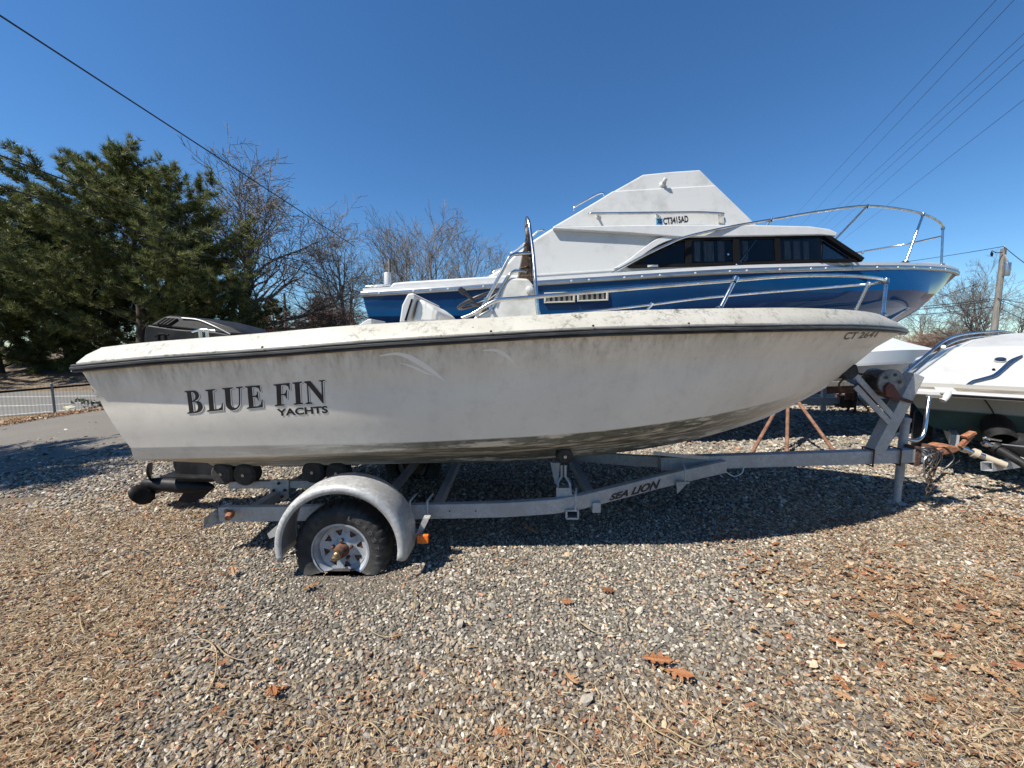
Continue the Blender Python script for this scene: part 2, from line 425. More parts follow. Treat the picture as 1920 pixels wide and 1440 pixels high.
L(t, c, b.inputs['Base Color']); b.inputs['Roughness'].default_value = .9; b.inputs['Specular IOR Level'].default_value = .2
hh = math_n(t, 'ADD', math_n(t, 'MULTIPLY', vo.outputs['Distance'], -1), math_n(t, 'MULTIPLY', v2.outputs['Distance'], -.6))
bump(t, b, hh, .9, .02)
me.materials.append(m)

def sheet(name, rows, mat, lift):
    me = bpy.data.meshes.new(name); n = len(rows[0])
    me.from_pydata([(p[0], p[1], ground_z(p[0], p[1]) + lift) for r in rows for p in r], [], [(i * n + k, i * n + k + 1, (i + 1) * n + k + 1, (i + 1) * n + k) for i in range(len(rows) - 1) for k in range(n - 1)])
    me.materials.append(mat); o = bpy.data.objects.new(name, me); COL.objects.link(o); return tag(o, kind='structure')
def asphalt(name, a, b_):
    m, t, b = nt(name); v = coords(t)
    c = mix(t, noise_f(t, v, .8, 6, .7, .35, .65), a, b_)
    vo = N(t, 'TexVoronoi'); L(t, v, vo.inputs['Vector']); vo.inputs['Scale'].default_value = 90
    g = N(t, 'RGBToBW'); L(t, vo.outputs['Color'], g.inputs[0])
    c = mix(t, .35, c, ramp(t, g.outputs[0], [(0, (.05, .05, .05)), (1, (.3, .28, .25))]))
    L(t, c, b.inputs['Base Color']); b.inputs['Roughness'].default_value = .9
    bump(t, b, vo.outputs['Distance'], .3, .004); return m
bank = cr([G(px, py) for px, py in ((-400, 872), (-160, 826), (0, 798), (103, 781), (190, 769), (300, 757), (420, 749), (520, 744))], 8)
edge = cr([G(px, py) for px, py in ((-520, 1010), (-200, 930), (0, 891), (120, 864), (240, 836), (400, 803), (520, 785), (620, 775))], 8)
for k, p in enumerate(edge): p.x += .07 * noise.noise((k * .9, 0, 0)); p.y += .09 * noise.noise((k * .7, 5, 0))
rows = [[bank[i].lerp(edge[i], k / 10) for i in range(len(bank))] for k in range(11)]
sheet('driveway', rows, asphalt('driveway_asphalt', (.085, .072, .055), (.12, .103, .08)), .012)
ra, rb = G(0, 762), G(175, 753.5)
rd = Vector((rb.x - ra.x, rb.y - ra.y, 0)).normalized(); rn = Vector((-rd.y, rd.x, 0))
def road_strip(o0, o1, s0, s1, n, k): return [[ra + rd * (s0 + (s1 - s0) * i / n) + rn * (o0 + (o1 - o0) * j / k) for i in range(n + 1)] for j in range(k + 1)]
def off_of(px, py): return (G(px, py) - ra).dot(rn)
sheet('road', road_strip(off_of(0, 780) - .5, off_of(0, 745) + 2.6, -30, 60, 90, 6), asphalt('road_asphalt', (.10, .097, .09), (.135, .13, .12)), .014)
paint = M('white_road_paint', (.62, .62, .6), .7, col2=(.42, .42, .4), scale=5)
for py in (780, 762, 745):
    o = off_of(0, py); sheet('road_line', road_strip(o - .075, o + .075, -30, 50, 80, 1), paint, .020)
# wooded bank beyond the road
me = bpy.data.meshes.new('bank_of_leaves')
far_off = off_of(0, 745) + 3.4
hv, hf, hn = [], [], 80
for j, (o, dz) in enumerate(((0, 0), (2, .25), (5, .9), (9, 1.5), (16, 2.0), (40, 2.4))):
    for i in range(hn + 1):
        p = ra + rd * (-40 + 110 * i / hn) + rn * (far_off + o)
        hv.append((p.x, p.y, ground_z(p.x, p.y) + dz * (1 + .35 * noise.noise((p.x * .2, p.y * .2, 1))) - .02))
hf = [(j * (hn + 1) + i, j * (hn + 1) + i + 1, (j + 1) * (hn + 1) + i + 1, (j + 1) * (hn + 1) + i) for j in range(5) for i in range(hn)]
me.from_pydata(hv, [], hf); me.materials.append(M('leaf_covered_bank', (.20, .148, .10), .95, col2=(.09, .066, .045), scale=3, lo=.35, hi=.6, bmp=(8, .6)))
bank_o = bpy.data.objects.new('bank_of_leaves', me); COL.objects.link(bank_o); tag(bank_o, kind='structure')

# ------------------------------------------------------------------ loose gravel (every stone is geometry)
def stone_bank(k, full):
    ico = bmesh.new(); bmesh.ops.create_icosphere(ico, subdivisions=1, radius=1.0)
    V0 = np.array([tuple(v.co) for v in ico.verts]); F0 = [tuple(v.index for v in f.verts) for f in ico.faces]; ico.free()
    lowest = int(np.argmin(V0[:, 2]))
    if not full: F0 = [f for f in F0 if lowest not in f]
    out = []
    for _ in range(k):
        V = V0 * rng.uniform(.68, 1.25, (12, 1)) + rng.normal(0, .1, (12, 3))
        V *= np.array([rng.uniform(.9, 1.45), rng.uniform(.65, 1.0), rng.uniform(.42, .78)])
        out.append(V)
    return out, np.array(F0)
PALS = np.array([(.215, .202, .182), (.15, .142, .128), (.095, .091, .085), (.29, .275, .245), (.40, .38, .34), (.56, .54, .49), (.31, .25, .18), (.40, .32, .22), (.34, .19, .13), (.22, .19, .15)])
PALS = PALS * np.array([1.06, 1.0, .91])
PW = np.array([.22, .19, .11, .17, .10, .03, .06, .04, .025, .05]); PW /= PW.sum()
PWB = np.array([.12, .10, .06, .13, .10, .05, .18, .13, .06, .07]); PWB /= PWB.sum()
bankS, FS = stone_bank(40, False); NV = 12
vs_, cs_, fs_ = [], [], []
drive_poly = None
def scatter(y0, y1, cell, smin, smax, skip, seedz):
    y = y0
    pts = []
    while y < y1:
        w = 1.40 * y + (1.3 if y1 < 6 else .8)
        n = int(2 * w / cell); row = -w + (np.arange(n) + rng.uniform(-.48, .48, n)) * cell
        yy = y + rng.uniform(-.5, .5, n) * cell
        keep = rng.random(n) > skip
        pts.append(np.stack([row[keep], yy[keep]], 1)); y += cell
    return np.concatenate(pts)
zones = [(1.02, 3.2, .0165, .0068, .0132, .04), (1.02, 3.0, .11, .014, .023, .5), (3.2, 5.2, .029, .013, .021, .06), (5.2, 9.0, .065, .022, .036, .12)]
edge_x = [p.x for p in edge]; edge_y = [p.y for p in edge]
for zi, (y0, y1, cell, s0, s1, skip) in enumerate(zones):
    pts = scatter(y0, y1, cell, s0, s1, skip, zi)
    for x, y in pts:
        if x < -3.4 and y > 3.2:
            # the driveway has no loose stone
            k = min(range(len(edge)), key=lambda q: abs(edge_x[q] - x) + abs(edge_y[q] - y) * .5)
            e = edge[k]
            if y - x * -.0 > e.y + .05 * noise.noise((x * 5, y * 5, 2)) and x < e.x + 2: 
                if rng.random() > .012: continue
        li = litter(x, y) if zi < 3 else .1
        if zi < 2 and rng.random() < li * .42: continue
        s = s0 + (s1 - s0) * rng.random() ** 1.6
        rut = sstep(.42, .22, abs(x + .98)) * sstep(1.95, 2.12, y) * sstep(2.75, 2.5, y)
        if rut > .3 and zi == 1: continue
        s *= 1 - .3 * rut
        V = bankS[rng.integers(40)] * s
        a = rng.random() * 6.283; ca, sa = math.cos(a), math.sin(a); tx, ty = rng.normal(0, .25, 2)
        q = np.empty((NV, 3)); q[:, 0] = V[:, 0] * ca - V[:, 1] * sa; q[:, 1] = V[:, 0] * sa + V[:, 1] * ca
        q[:, 2] = V[:, 2] + V[:, 0] * tx + V[:, 1] * ty
        q += (x, y, ground_z(x, y) + .012 * noise.noise((x * 1.1, y * 1.1, 0)) + s * rng.uniform(.05, .5) - .003 * rut)
        c = PALS[rng.choice(10, p=PWB if rng.random() < li * .9 + .05 else PW)] * rng.uniform(.85, 1.42)
        vs_.append(q); cs_.append(c)
def mass_mesh(name, V, Fc, C, mat, nverts_each):
    me = bpy.data.meshes.new(name)
    V = np.concatenate(V).astype(np.float32); nv = len(V)
    Fc = np.asarray(Fc); k = Fc.shape[1]
    me.vertices.add(nv); me.vertices.foreach_set('co', V.ravel())
    me.loops.add(Fc.size); me.loops.foreach_set('vertex_index', Fc.ravel().astype(np.int32))
    me.polygons.add(len(Fc)); me.polygons.foreach_set('loop_start', np.arange(0, Fc.size, k, dtype=np.int32))
    at = me.attributes.new('col', 'FLOAT_COLOR', 'POINT')
    c = np.ones((nv, 4), np.float32); c[:, :3] = np.repeat(np.asarray(C), nverts_each, 0); at.data.foreach_set('color', c.ravel())
    me.polygons.foreach_set('use_smooth', np.zeros(len(Fc), dtype=bool)); me.update(); me.validate(); me.materials.append(mat)
    o = bpy.data.objects.new(name, me); COL.objects.link(o); return o
n_st = len(vs_)
FA = (FS[None] + (np.arange(n_st) * NV)[:, None, None]).reshape(-1, 3)
gravel = mass_mesh('loose_gravel', vs_, FA, cs_, MAT['stone'], NV)
tag(gravel, 'loose grey and tan crushed gravel covering the yard', kind='stuff')

# ------------------------------------------------------------------ straw and leaf crumbs
def strips(n, sampler, lmin, lmax, wid, cols, lift, curl):
    V, C = [], []
    for _ in range(n):
        s = sampler()
        if s is None: continue
        x, y = s
        a = rng.random() * 6.283; l = rng.uniform(lmin, lmax); cv = rng.normal(0, curl)
        p = np.empty((8, 3)); z0 = ground_z(x, y) + rng.uniform(*lift)
        px_, py_ = x, y; tilt = rng.normal(0, .16)
        for k in range(4):
            nx_, ny_ = -math.sin(a), math.cos(a); w = wid * (1 if k < 3 else .4)
            zz = z0 + tilt * l * (k / 3 - .5) + .25 * l * curl * math.sin(k)
            zz = max(zz, ground_z(x, y) + .006)
            p[2 * k] = (px_ + nx_ * w, py_ + ny_ * w, zz); p[2 * k + 1] = (px_ - nx_ * w, py_ - ny_ * w, zz + w * .5)
            px_ += math.cos(a) * l / 3; py_ += math.sin(a) * l / 3; a += cv
        V.append(p); C.append(np.array(cols[rng.integers(len(cols))]) * rng.uniform(.7, 1.2))
    return V, C
def lit_sampler(y0, y1, power):
    def f():
        for _ in range(12):
            y = y0 + (y1 - y0) * rng.random() ** 1.3; x = rng.uniform(-1, 1) * (1.42 * y + .4)
            if y > 3.3 and x < -4: continue
            if rng.random() < litter(x, y) ** power: return x, y
        return None
    return f
straw_cols = [(.46, .37, .23), (.38, .28, .16), (.30, .2, .11), (.52, .44, .30), (.24, .15, .08)]
V, C = strips(30000, lit_sampler(1.02, 3.9, 2.2), .008, .055, .0010, straw_cols, (.012, .03), .28)
FQ = np.array([(0, 1, 3, 2), (2, 3, 5, 4), (4, 5, 7, 6)])
straw = mass_mesh('dry_straw', V, (FQ[None] + (np.arange(len(V)) * 8)[:, None, None]).reshape(-1, 4), C, MAT['litter'], 8)
tag(straw, 'matted dry grass and pine straw lying over the gravel', kind='stuff')
crumb_cols = [(.36, .22, .12), (.33, .21, .12), (.25, .14, .08), (.40, .29, .18), (.20, .12, .07), (.27, .11, .06), (.44, .35, .24), (.15, .10, .065)]
def crumbs(n, sampler, smin, smax, lift):
    V, C = [], []
    for _ in range(n):
        s = sampler()
        if s is None: continue
        x, y = s; r = smin + (smax - smin) * rng.random() ** 2.2
        a = rng.random() * 6.283 + np.arange(6) * 1.047 + rng.normal(0, .25, 6); rr = r * rng.uniform(.4, 1.1, 6)
        q = np.empty((7, 3)); q[0] = (x, y, 0); q[1:, 0] = x + rr * np.cos(a); q[1:, 1] = y + rr * np.sin(a) * .75
        q[:, 2] = ground_z(x, y) + rng.uniform(*lift) + np.concatenate([[0], rng.normal(0, .3, 6) * r]); q[:, 2] = np.maximum(q[:, 2], ground_z(x, y) + .004)
        V.append(q); C.append(np.array(crumb_cols[rng.integers(8)]) * rng.uniform(.65, 1.2))
    return V, C
FC = np.array([(0, 1 + k, 1 + (k + 1) % 6) for k in range(6)])
V, C = crumbs(26000, lit_sampler(1.02, 4.2, 1.8), .003, .017, (.01, .024))
cr_o = mass_mesh('leaf_crumbs', V, (FC[None] + (np.arange(len(V)) * 7)[:, None, None]).reshape(-1, 3), C, MAT['litter'], 7)
tag(cr_o, 'broken brown leaf crumbs scattered over the gravel', kind='stuff')
def right_sampler():
    for _ in range(20):
        y = rng.uniform(1.5, 3.3); x = rng.uniform(1.1, 4.2)
        if rng.random() < max(0, noise.noise((x * 1.7, y * 2.6, 4.4)) * 1.2 + .3) * sstep(.9, 2.0, x - .3 * (y - 2)): return x, y
    return None
V, C = crumbs(2000, right_sampler, .008, .034, (.012, .03))
rl_o = mass_mesh('leaf_litter', V, (FC[None] + (np.arange(len(V)) * 7)[:, None, None]).reshape(-1, 3), C, MAT['litter'], 7)
tag(rl_o, 'patches of crushed brown leaves on the right side of the gravel', kind='stuff')
def bank_sampler():
    i = rng.integers(len(bank) - 1); p = bank[i].lerp(bank[i + 1], rng.random()); return p.x + rng.normal(0, .22), p.y + abs(rng.normal(0, .3)) - .05
V, C = crumbs(5200, bank_sampler, .02, .07, (.01, .09))
bl = mass_mesh('leaf_drift', V, (FC[None] + (np.arange(len(V)) * 7)[:, None, None]).reshape(-1, 3), C, MAT['litter'], 7)
tag(bl, 'drift of fallen brown leaves along the driveway edge', kind='stuff')

# ------------------------------------------------------------------ trees
def grow(seed, height, levels, kids, spread, up, trunk_r, first=.25, droop=0., ratio=(.5, .72), rmin=.0085):
    """branches as (level, points, radii)"""
    rg = random.Random(seed); out = []
    def rec(p, d, ln, r, lv):
        n = (9, 7, 5, 4, 3, 3)[lv]; pts, rad = [p.copy()], [r]
        for k in range(n):
            j = Vector((rg.gauss(0, 1), rg.gauss(0, 1), rg.gauss(0, 1))) * (.07 if lv == 0 else .17)
            d = (d + j + Vector((0, 0, up * (.12 if lv else .2)))).normalized()
            p = p + d * (ln / n); pts.append(p.copy()); rad.append(max(r * (1 - .8 * (k + 1) / n), rmin))
        out.append((lv, pts, rad))
        if lv >= levels: return
        nk = kids[lv]
        for i in range(nk):
            f = first + (1 - first) * (i + rg.random()) / nk if lv == 0 else .2 + .8 * (i + rg.random()) / nk
            q = f * n; a = min(int(q), n - 1); bp = pts[a].lerp(pts[a + 1], q - a); bd = (pts[a + 1] - pts[a]).normalized()
            ang = R(rg.uniform(*spread)) * (1.0 if lv else 1.05); az = rg.random() * 6.283 if lv else (i * 2.4 + rg.random())
            s = bd.orthogonal().normalized(); s = Matrix.Rotation(az, 3, bd) @ s
            cd = (bd * math.cos(ang) + s * math.sin(ang)).normalized()
            rr = max(rad[a] * rg.uniform(.5, .7), rmin)
            rec(bp, cd, ln * rg.uniform(*ratio) * (1.12 - .55 * f if lv == 0 else (1.0, .92, .78, .7)[lv]), rr, lv + 1)
    rec(Vector((0, 0, -.1)), Vector((rg.gauss(0, .05), rg.gauss(0, .05), 1)).normalized(), height, trunk_r, 0)
    return out
def tree_mesh(branches, sel, name, mat, parent):
    mb = MB()
    for lv, pts, rad in branches:
        if not sel(lv): continue
        mb.tube(pts, rad, (8, 6, 4, 3, 3, 3)[lv], caps=False)
    o = mb.build(name, mat, None, smooth=60); o.location = (0, 0, 0); o.parent = parent; return o
MAT['twig'] = M('grey_brown_twigs', (.135, .124, .11), .9)
MAT['twig_red'] = M('reddish_twigs', (.19, .115, .08), .9)
def bare_proto(name, seed, height, levels, kids, spread, up, r, first, ratio=(.5, .72), twig='twig'):
    t = thing(name, 'x', 'tree')
    br = grow(seed, height, levels, kids, spread, up, r, first, ratio=ratio)
    br = [(l, p, [max(q, (.05, .03, .017, .0105, .0095)[min(l, 4)] * (1 - .6 * k / len(w))) for k, q in enumerate(w)]) for l, p, w in br]
    tree_mesh(br, lambda l: l == 0, 'trunk', MAT['bark'], t)
    tree_mesh(br, lambda l: l in (1, 2), 'limbs', MAT['bark'], t)
    tree_mesh(br, lambda l: l > 2, 'twigs', MAT[twig], t)
    return t
tall = bare_proto('bare_tree', 11, 9.0, 4, (11, 7, 5, 4), (17, 36), .6, .2, .26)
vase = bare_proto('bare_tree', 23, 7.0, 4, (13, 8, 7, 5), (26, 54), .4, .24, .14, (.52, .74))
round_ = bare_proto('bare_tree', 37, 8.0, 4, (11, 7, 5, 4), (24, 52), .42, .22, .24)
low = bare_proto('bare_tree', 51, 4.2, 4, (14, 8, 7, 4), (35, 75), .2, .12, .05, (.5, .8), 'twig_red')
def top_of(t):
    z = sorted(v.co.z for c in t.children for v in list(c.data.vertices)[::7]); return z[int(len(z) * .985)]
TOP = {t.name: top_of(t) for t in (tall, vase, round_, low)}
used = set()
def plant(proto, px, Y, ytop, rz, label, cat='tree', group=None, wide=1.0, name=None):
    o = proto if proto.name not in used else copy_tree(proto)
    used.add(proto.name)
    b = P(px, 640, Y); gz = ground_z(b.x, b.y)
    s = (P(px, ytop, Y).z - gz) / TOP[proto.name]
    o.location = (b.x, b.y, gz); o.rotation_euler = (0, 0, rz); o.scale = (s * wide, s * wide, s)
    tag(o, label, cat, group); return o
TG = 'bare trees beyond the boats'
plant(vase, 440, 34, 292, .6, 'wide bare tree with pale spreading limbs right behind the big pine', group=TG, wide=1.1)
plant(round_, 655, 40, 428, 1.0, 'bare tree rising just left of the blue cruiser stern', group=TG)
plant(tall, 815, 44, 398, 0.3, 'tallest bare tree behind the white coaming of the blue cruiser', group=TG)
plant(tall, 762, 47, 415, 2.2, 'slim bare tree just left of the tallest one behind the cruiser', group=TG)
plant(round_, 715, 50, 436, 4.0, 'rounded bare tree behind the cruiser stern pole', group=TG)
plant(tall, 878, 52, 438, 4.6, 'thin bare tree right of the tallest one behind the cruiser', group=TG)
plant(round_, 925, 55, 468, 2.6, 'low bare tree next to the cruiser cabin slope', group=TG)
plant(vase, 615, 52, 500, 2.0, 'small bare tree above the brown brush left of the cruiser', group=TG)
plant(vase, 1842, 27, 500, 3.3, 'bare tree with crooked limbs beside the right utility pole', group=TG)
plant(round_, 1745, 34, 565, 5.0, 'gnarled bare tree between the two bows on the right', group=TG)
plant(vase, 1790, 40, 590, 1.2, 'low bare tree behind the shrink wrapped boat', group=TG)
plant(round_, 1905, 36, 560, .4, 'bare tree at the right edge behind the express boat', group=TG)
BG = 'brown brush beyond the yard'
plant(low, 585, 38, 566, .2, 'reddish brown leafless brush right of the thin far pole', 'brush', BG, 1.5)
plant(low, 650, 40, 578, 1.9, 'reddish brown leafless brush below the bare trees by the cruiser stern', 'brush', BG, 1.6)
plant(low, 520, 36, 600, 3.1, 'low reddish brush left of the thin far pole', 'brush', BG, 1.7)
plant(low, 1770, 30, 618, 4.1, 'low brown brush behind the windshield rail of the express boat', 'brush', BG, 1.8)
plant(low, 1710, 32, 622, 5.3, 'low brown brush behind the shrink wrapped boat bow', 'brush', BG, 1.8)

NEEDLE_COLS = [(.085, .108, .033), (.125, .145, .045), (.17, .185, .06), (.056, .074, .027), (.22, .225, .085)]
def pine(name, seed, px, Y, ytop, rad, label, h0=.12, n_l=34, lean=0., fol=1.0, loc=None, ht=None, prof_pow=.62, tuft=.36):
    rg = random.Random(seed)
    if loc is None:
        b = P(px, 640, Y); loc = (b.x, b.y, ground_z(b.x, b.y)); ht = P(px, ytop, Y).z - loc[2]
    t = thing(name, label, 'tree', loc, 'pines beyond the fence' if px is not None else None)
    L0 = Vector(loc)
    tr = MB(); pts = [L0 + Vector((.12 * math.sin(k * .9 + seed), .12 * math.cos(k * 1.1 + seed), ht * .97 * k / 9 - .1)) for k in range(10)]
    tr.tube(pts, [.026 * ht * (1 - .88 * k / 9) for k in range(10)], 9); tr.build('trunk', MAT['bark_pine'], t, smooth=60)
    lm = MB(); tips = []
    for i in range(n_l):
        f = h0 + (1 - h0) * (i + rg.random() * .6) / n_l; z = f * ht * .96; az = i * 2.399 + rg.gauss(0, .35)
        pr = (1 - f) ** prof_pow * (.55 + .45 * min(1, (f - h0 + .08) / .25)) + .07
        ln = rad * pr * rg.uniform(.72, 1.15) * 1.12
        p = L0 + Vector((0, 0, z)); d = Vector((math.cos(az), math.sin(az), rg.uniform(-.05, .45) + .5 * f)).normalized()
        q, rr = [p.copy()], [.004 * ht * (1 - .6 * f)]; n = 7; tops = []
        for k in range(n):
            d = (d + Vector((rg.gauss(0, .1), rg.gauss(0, .1), rg.gauss(.05, .08)))).normalized(); p = p + d * ln / n
            q.append(p.copy()); rr.append(rr[0] * (1 - .85 * (k + 1) / n))
            fr = (k + 1) / n
            if fr > .22:
                for _ in range(4):
                    s = Vector((-d.y, d.x, 0)).normalized() * rg.choice((-1, 1)); bd = (d * .7 + s * rg.uniform(.4, 1.1) + Vector((0, 0, rg.uniform(-.15, .55)))).normalized()
                    bl_ = ln * rg.uniform(.14, .40) * (1.15 - .5 * fr); e = p + bd * bl_
                    lm.tube([p, p.lerp(e, .5) + Vector((0, 0, -.03 * bl_)), e], [.011, .008, .004], 3, caps=False)
                    m_ = max(2, int(bl_ / .16 * fol))
                    for j in range(m_):
                        tips.append((p.lerp(e, (j + .6) / m_) + Vector((rg.gauss(0, .09), rg.gauss(0, .09), rg.gauss(.02, .08))), (bd + Vector((0, 0, .55))).normalized()))
        lm.tube(q, rr, 5, caps=False)
        for j in range(3): tips.append((p + Vector((rg.gauss(0, .1), rg.gauss(0, .1), rg.gauss(.05, .1))), (d + Vector((0, 0, .5))).normalized()))
    lm.build('limbs', MAT['bark_pine'], t, smooth=60)
    V, C, NN = [], [], 15
    for p, d in tips:
        a = np.array(d); base = np.array(p - L0); s = tuft * rg.uniform(.7, 1.2)
        dirs = rng.normal(0, 1, (NN, 3)); dirs /= np.linalg.norm(dirs, axis=1)[:, None]; dirs = dirs * .75 + a[None] * .75; dirs /= np.linalg.norm(dirs, axis=1)[:, None]
        side = np.cross(dirs, rng.normal(0, 1, (NN, 3))); side /= np.linalg.norm(side, axis=1)[:, None] + 1e-6
        st = base[None] - a[None] * s * .35 + rng.normal(0, .03, (NN, 3)); w = .013 * (tuft / .3)
        tri = np.empty((NN, 3, 3)); tri[:, 0] = st - side * w; tri[:, 1] = st + side * w; tri[:, 2] = st + dirs * s * rng.uniform(.7, 1.1, (NN, 1))
        V.append(tri.reshape(-1, 3)); C.append(np.array(NEEDLE_COLS[rg.choice((0, 0, 1, 1, 2, 3, 3, 4))]) * rg.uniform(.75, 1.2))
    o = mass_mesh('needles', V, np.arange(len(V) * NN * 3).reshape(-1, 3), C, MAT['needle'], NN * 3); o.parent = t
    return t
pine('pine_tree', 3, 268, 26, 306, 9.0, 'large broad pine with dark trunk at the far side of the road', h0=.14, n_l=72, fol=1.25, tuft=.40)
pine('pine_tree', 8, -10, 25.5, 350, 7.6, 'bushy lighter pine hanging over the chain link fence at the left edge', h0=.0, n_l=66, fol=1.1, tuft=.46)
pine('pine_tree', 15, 395, 28.0, 450, 4.0, 'narrow dark pine just right of the large broad pine', h0=.1, n_l=46, fol=1.25, tuft=.40)
pine('pine_tree', 21, 130, 29.0, 372, 6.6, 'dense pine between the broad pine and the left edge', h0=.02, n_l=60, fol=1.25, tuft=.40)
pine('pine_tree', 29, 480, 46.0, 560, 2.6, 'small distant pine left of the thin far pole', h0=.2, n_l=26, fol=.7, tuft=.5)
pine('pine_tree', 33, 600, 60.0, 556, 3.0, 'small distant pine behind the reddish brush', h0=.2, n_l=22, fol=.6, tuft=.6)
pine('pine_tree', 41, 515, 50.0, 556, 2.8, 'small distant pine beside the thin far pole', h0=.25, n_l=24, fol=.6, tuft=.5)
shade = pine('pine_tree', 5, None, None, None, 3.4, 'pine standing beside the driveway left of the view', h0=.3, n_l=30, fol=1.3, loc=(-11.2, 2.3, ground_z(-11.2, 2.3)), ht=8.5)

# ------------------------------------------------------------------ poles and wires
def pole(px, Y, ytop, r, label, pxtop=None):
    b = P(px, 640, Y); gz = ground_z(b.x, b.y); tp = P(pxtop or px, ytop, Y); tp.x = b.x + (tp.x - b.x) * .15 if pxtop is None else tp.x
    t = thing('utility_pole', label, 'utility pole', (b.x, b.y, gz))
    mb = MB(); mb.tube([Vector((b.x, b.y, gz - .2)), Vector((b.x, b.y, gz)).lerp(tp, .5), tp], [r * 1.15, r, r * .85], 14); mb.build('shaft', MAT['wood'], t, smooth=50)
    return t, tp
pr_t, pr_top = pole(1862, 20, 466, .125, 'weathered wooden pole with a transformer behind the boats on the right', 1882)
mb = MB(); mb.cyl(pr_top + Vector((0, -.02, -.05)), pr_top + Vector((0, -.02, .12)), .035, 8); mb.build('insulator', MAT['white'], pr_t, smooth=40)
a = P(1888, 505, 19.8); mb = MB(); mb.lathe([(0, -.32), (.12, -.32), (.13, -.28), (.13, .28), (.12, .32), (0, .34)], a, (0, 0, 1), 14); mb.build('transformer', MAT['alu'], pr_t, smooth=40)
mb = MB(); mb.beam(P(1884, 478, 19.75), P(1895, 506, 19.75), .05, .05); mb.build('brace', MAT['white'], pr_t)
mb = MB(); mb.tube([P(1880, 473, 19.9), P(1868, 474, 19.9), P(1860, 470, 19.9), P(1857, 478, 19.9)], .02, 5); mb.lathe([(.03, -.1), (.045, 0), (.03, .1)], P(1860, 477, 19.9), (0, 0, 1), 8); mb.build('cutout_arm', MAT['trim_dark'], pr_t)
pole(537, 45, 549, .17, 'thin distant pole between the pine and the brown brush')
pole(734, 34, 486, .14, 'dark distant pole behind the blue cruiser stern')
def wire(p0, p1, sag, r, label, group):
    p0, p1 = Vector(p0), Vector(p1); L_ = (p1 - p0).length
    pts = [p0.lerp(p1, k / 26) - Vector((0, 0, sag * 4 * (k / 26) * (1 - k / 26))) for k in range(27)]
    mb = MB(); mb.tube(pts, r, 6); o = mb.build('overhead_wire', MAT['wire'], None, smooth=60, loc=p0); return tag(o, label, 'wire', group)
WL, WR, WP = 'wires along the road on the left', 'wires across the upper right sky', 'wires at the right utility pole'
wire(P(-140, -62, 8.5), P(665, 462, 25), .0, .022, 'topmost thick wire crossing the sky from the upper left corner', WL)
wire(P(-90, 257, 9), P(720, 566, 22), .0, .019, 'wire entering at the left edge just above the pine middle', WL)
wire(P(-90, 318, 9), P(720, 588, 22), .0, .017, 'middle wire crossing in front of the large pine', WL)
wire(P(-90, 342, 9.3), P(700, 600, 22), .0, .012, 'lowest thin wire crossing in front of the large pine', WL)
for k, (x0, y0, x1, y1, lab) in enumerate(((1905, -40, 1440, 458, 'leftmost wire of the fan in the upper right sky'), (1960, -62, 1468, 458, 'second wire of the fan from the left in the upper right sky'),
        (1990, -2, 1490, 462, 'third wire of the fan, close left of its twin, in the upper right sky'), (1990, 20, 1505, 460, 'fourth wire of the fan, close right of its twin, in the upper right sky'),
        (1990, 50, 1520, 465, 'fifth wire of the fan in the upper right sky'), (1990, 133, 1530, 488, 'lowest and rightmost wire of the fan in the upper right sky'))):
    wire(P(x0, y0, 9), P(x1, y1, 62), .0, .0065, lab, WR)
wire(P(1560, 505, 34), P(1882, 462, 20), .15, .015, 'wire running left from the pole top over the cruiser bow', WP)
wire(P(1882, 462, 20), P(2010, 550, 14), .1, .015, 'wire running right from the pole top', WP)
wire(P(1700, 572, 30), P(1833, 532, 20), .1, .012, 'wire slanting up to the pole just right of the cruiser stem', WP)
for y0, y1, lab in ((577, 559, 'upper wire of the low bundle left of the pole'), (583, 562, 'middle wire of the low bundle left of the pole'), (592, 574, 'lowest cable of the bundle left of the pole')):
    wire(P(1660, y0, 30), P(1872, y1, 19.9), .12, .02, lab, WP)
for y0, y1, lab in ((560, 576, 'upper low wire running right from the pole'), (562, 600, 'middle low wire running right from the pole'), (577, 628, 'lowest wire running right from the pole')):
    wire(P(1874, y0, 19.9), P(1990, y1, 13), .05, .014, lab, WP)

# ------------------------------------------------------------------ chain link fence
fa, fb = G(0, 789), G(103, 776)
fd = Vector((fb.x - fa.x, fb.y - fa.y, 0)); fl_ = fd.length; fd.normalize()
FH = (P(103, 727, fb.y).z - fb.z)
def fp(s, z): p = fb + fd * s; return Vector((p.x, p.y, ground_z(p.x, p.y) + z))
fence = thing('chain_link_fence', 'low grey chain link fence with dark top rail beside the road', 'fence', fb)
mb = MB(); mb.tube([fp(s, FH) for s in np.linspace(-7, 6, 14)], .032, 8); mb.build('top_rail', MAT['trim_dark'], fence, smooth=60)
for s in (-6, -3, 0, 3, 6):
    mb = MB(); mb.cyl(fp(s, -.1), fp(s, FH + .10), .035, 10); mb.lathe([(.04, 0), (.036, .03), (0, .05)], fp(s, FH + .1), (0, 0, 1), 10); mb.build('post', MAT['fence'], fence, smooth=50)
cell, nr = .075, int((FH + .16) / .0375)
mb = MB()
for i in range(int(13 / cell)):
    s = -7 + i * cell
    mb.tube([fp(s + (cell / 2 if k % 2 else 0), .02 + k * .0375) for k in range(nr)], .0026, 3, caps=False)
    mb.tube([fp(s + (-cell / 2 if k % 2 else 0) + cell / 2, .02 + k * .0375) + Vector((.003, 0.003, 0)) for k in range(nr)], .0026, 3, caps=False)
mb.build('wire_mesh', MAT['fence'], fence)
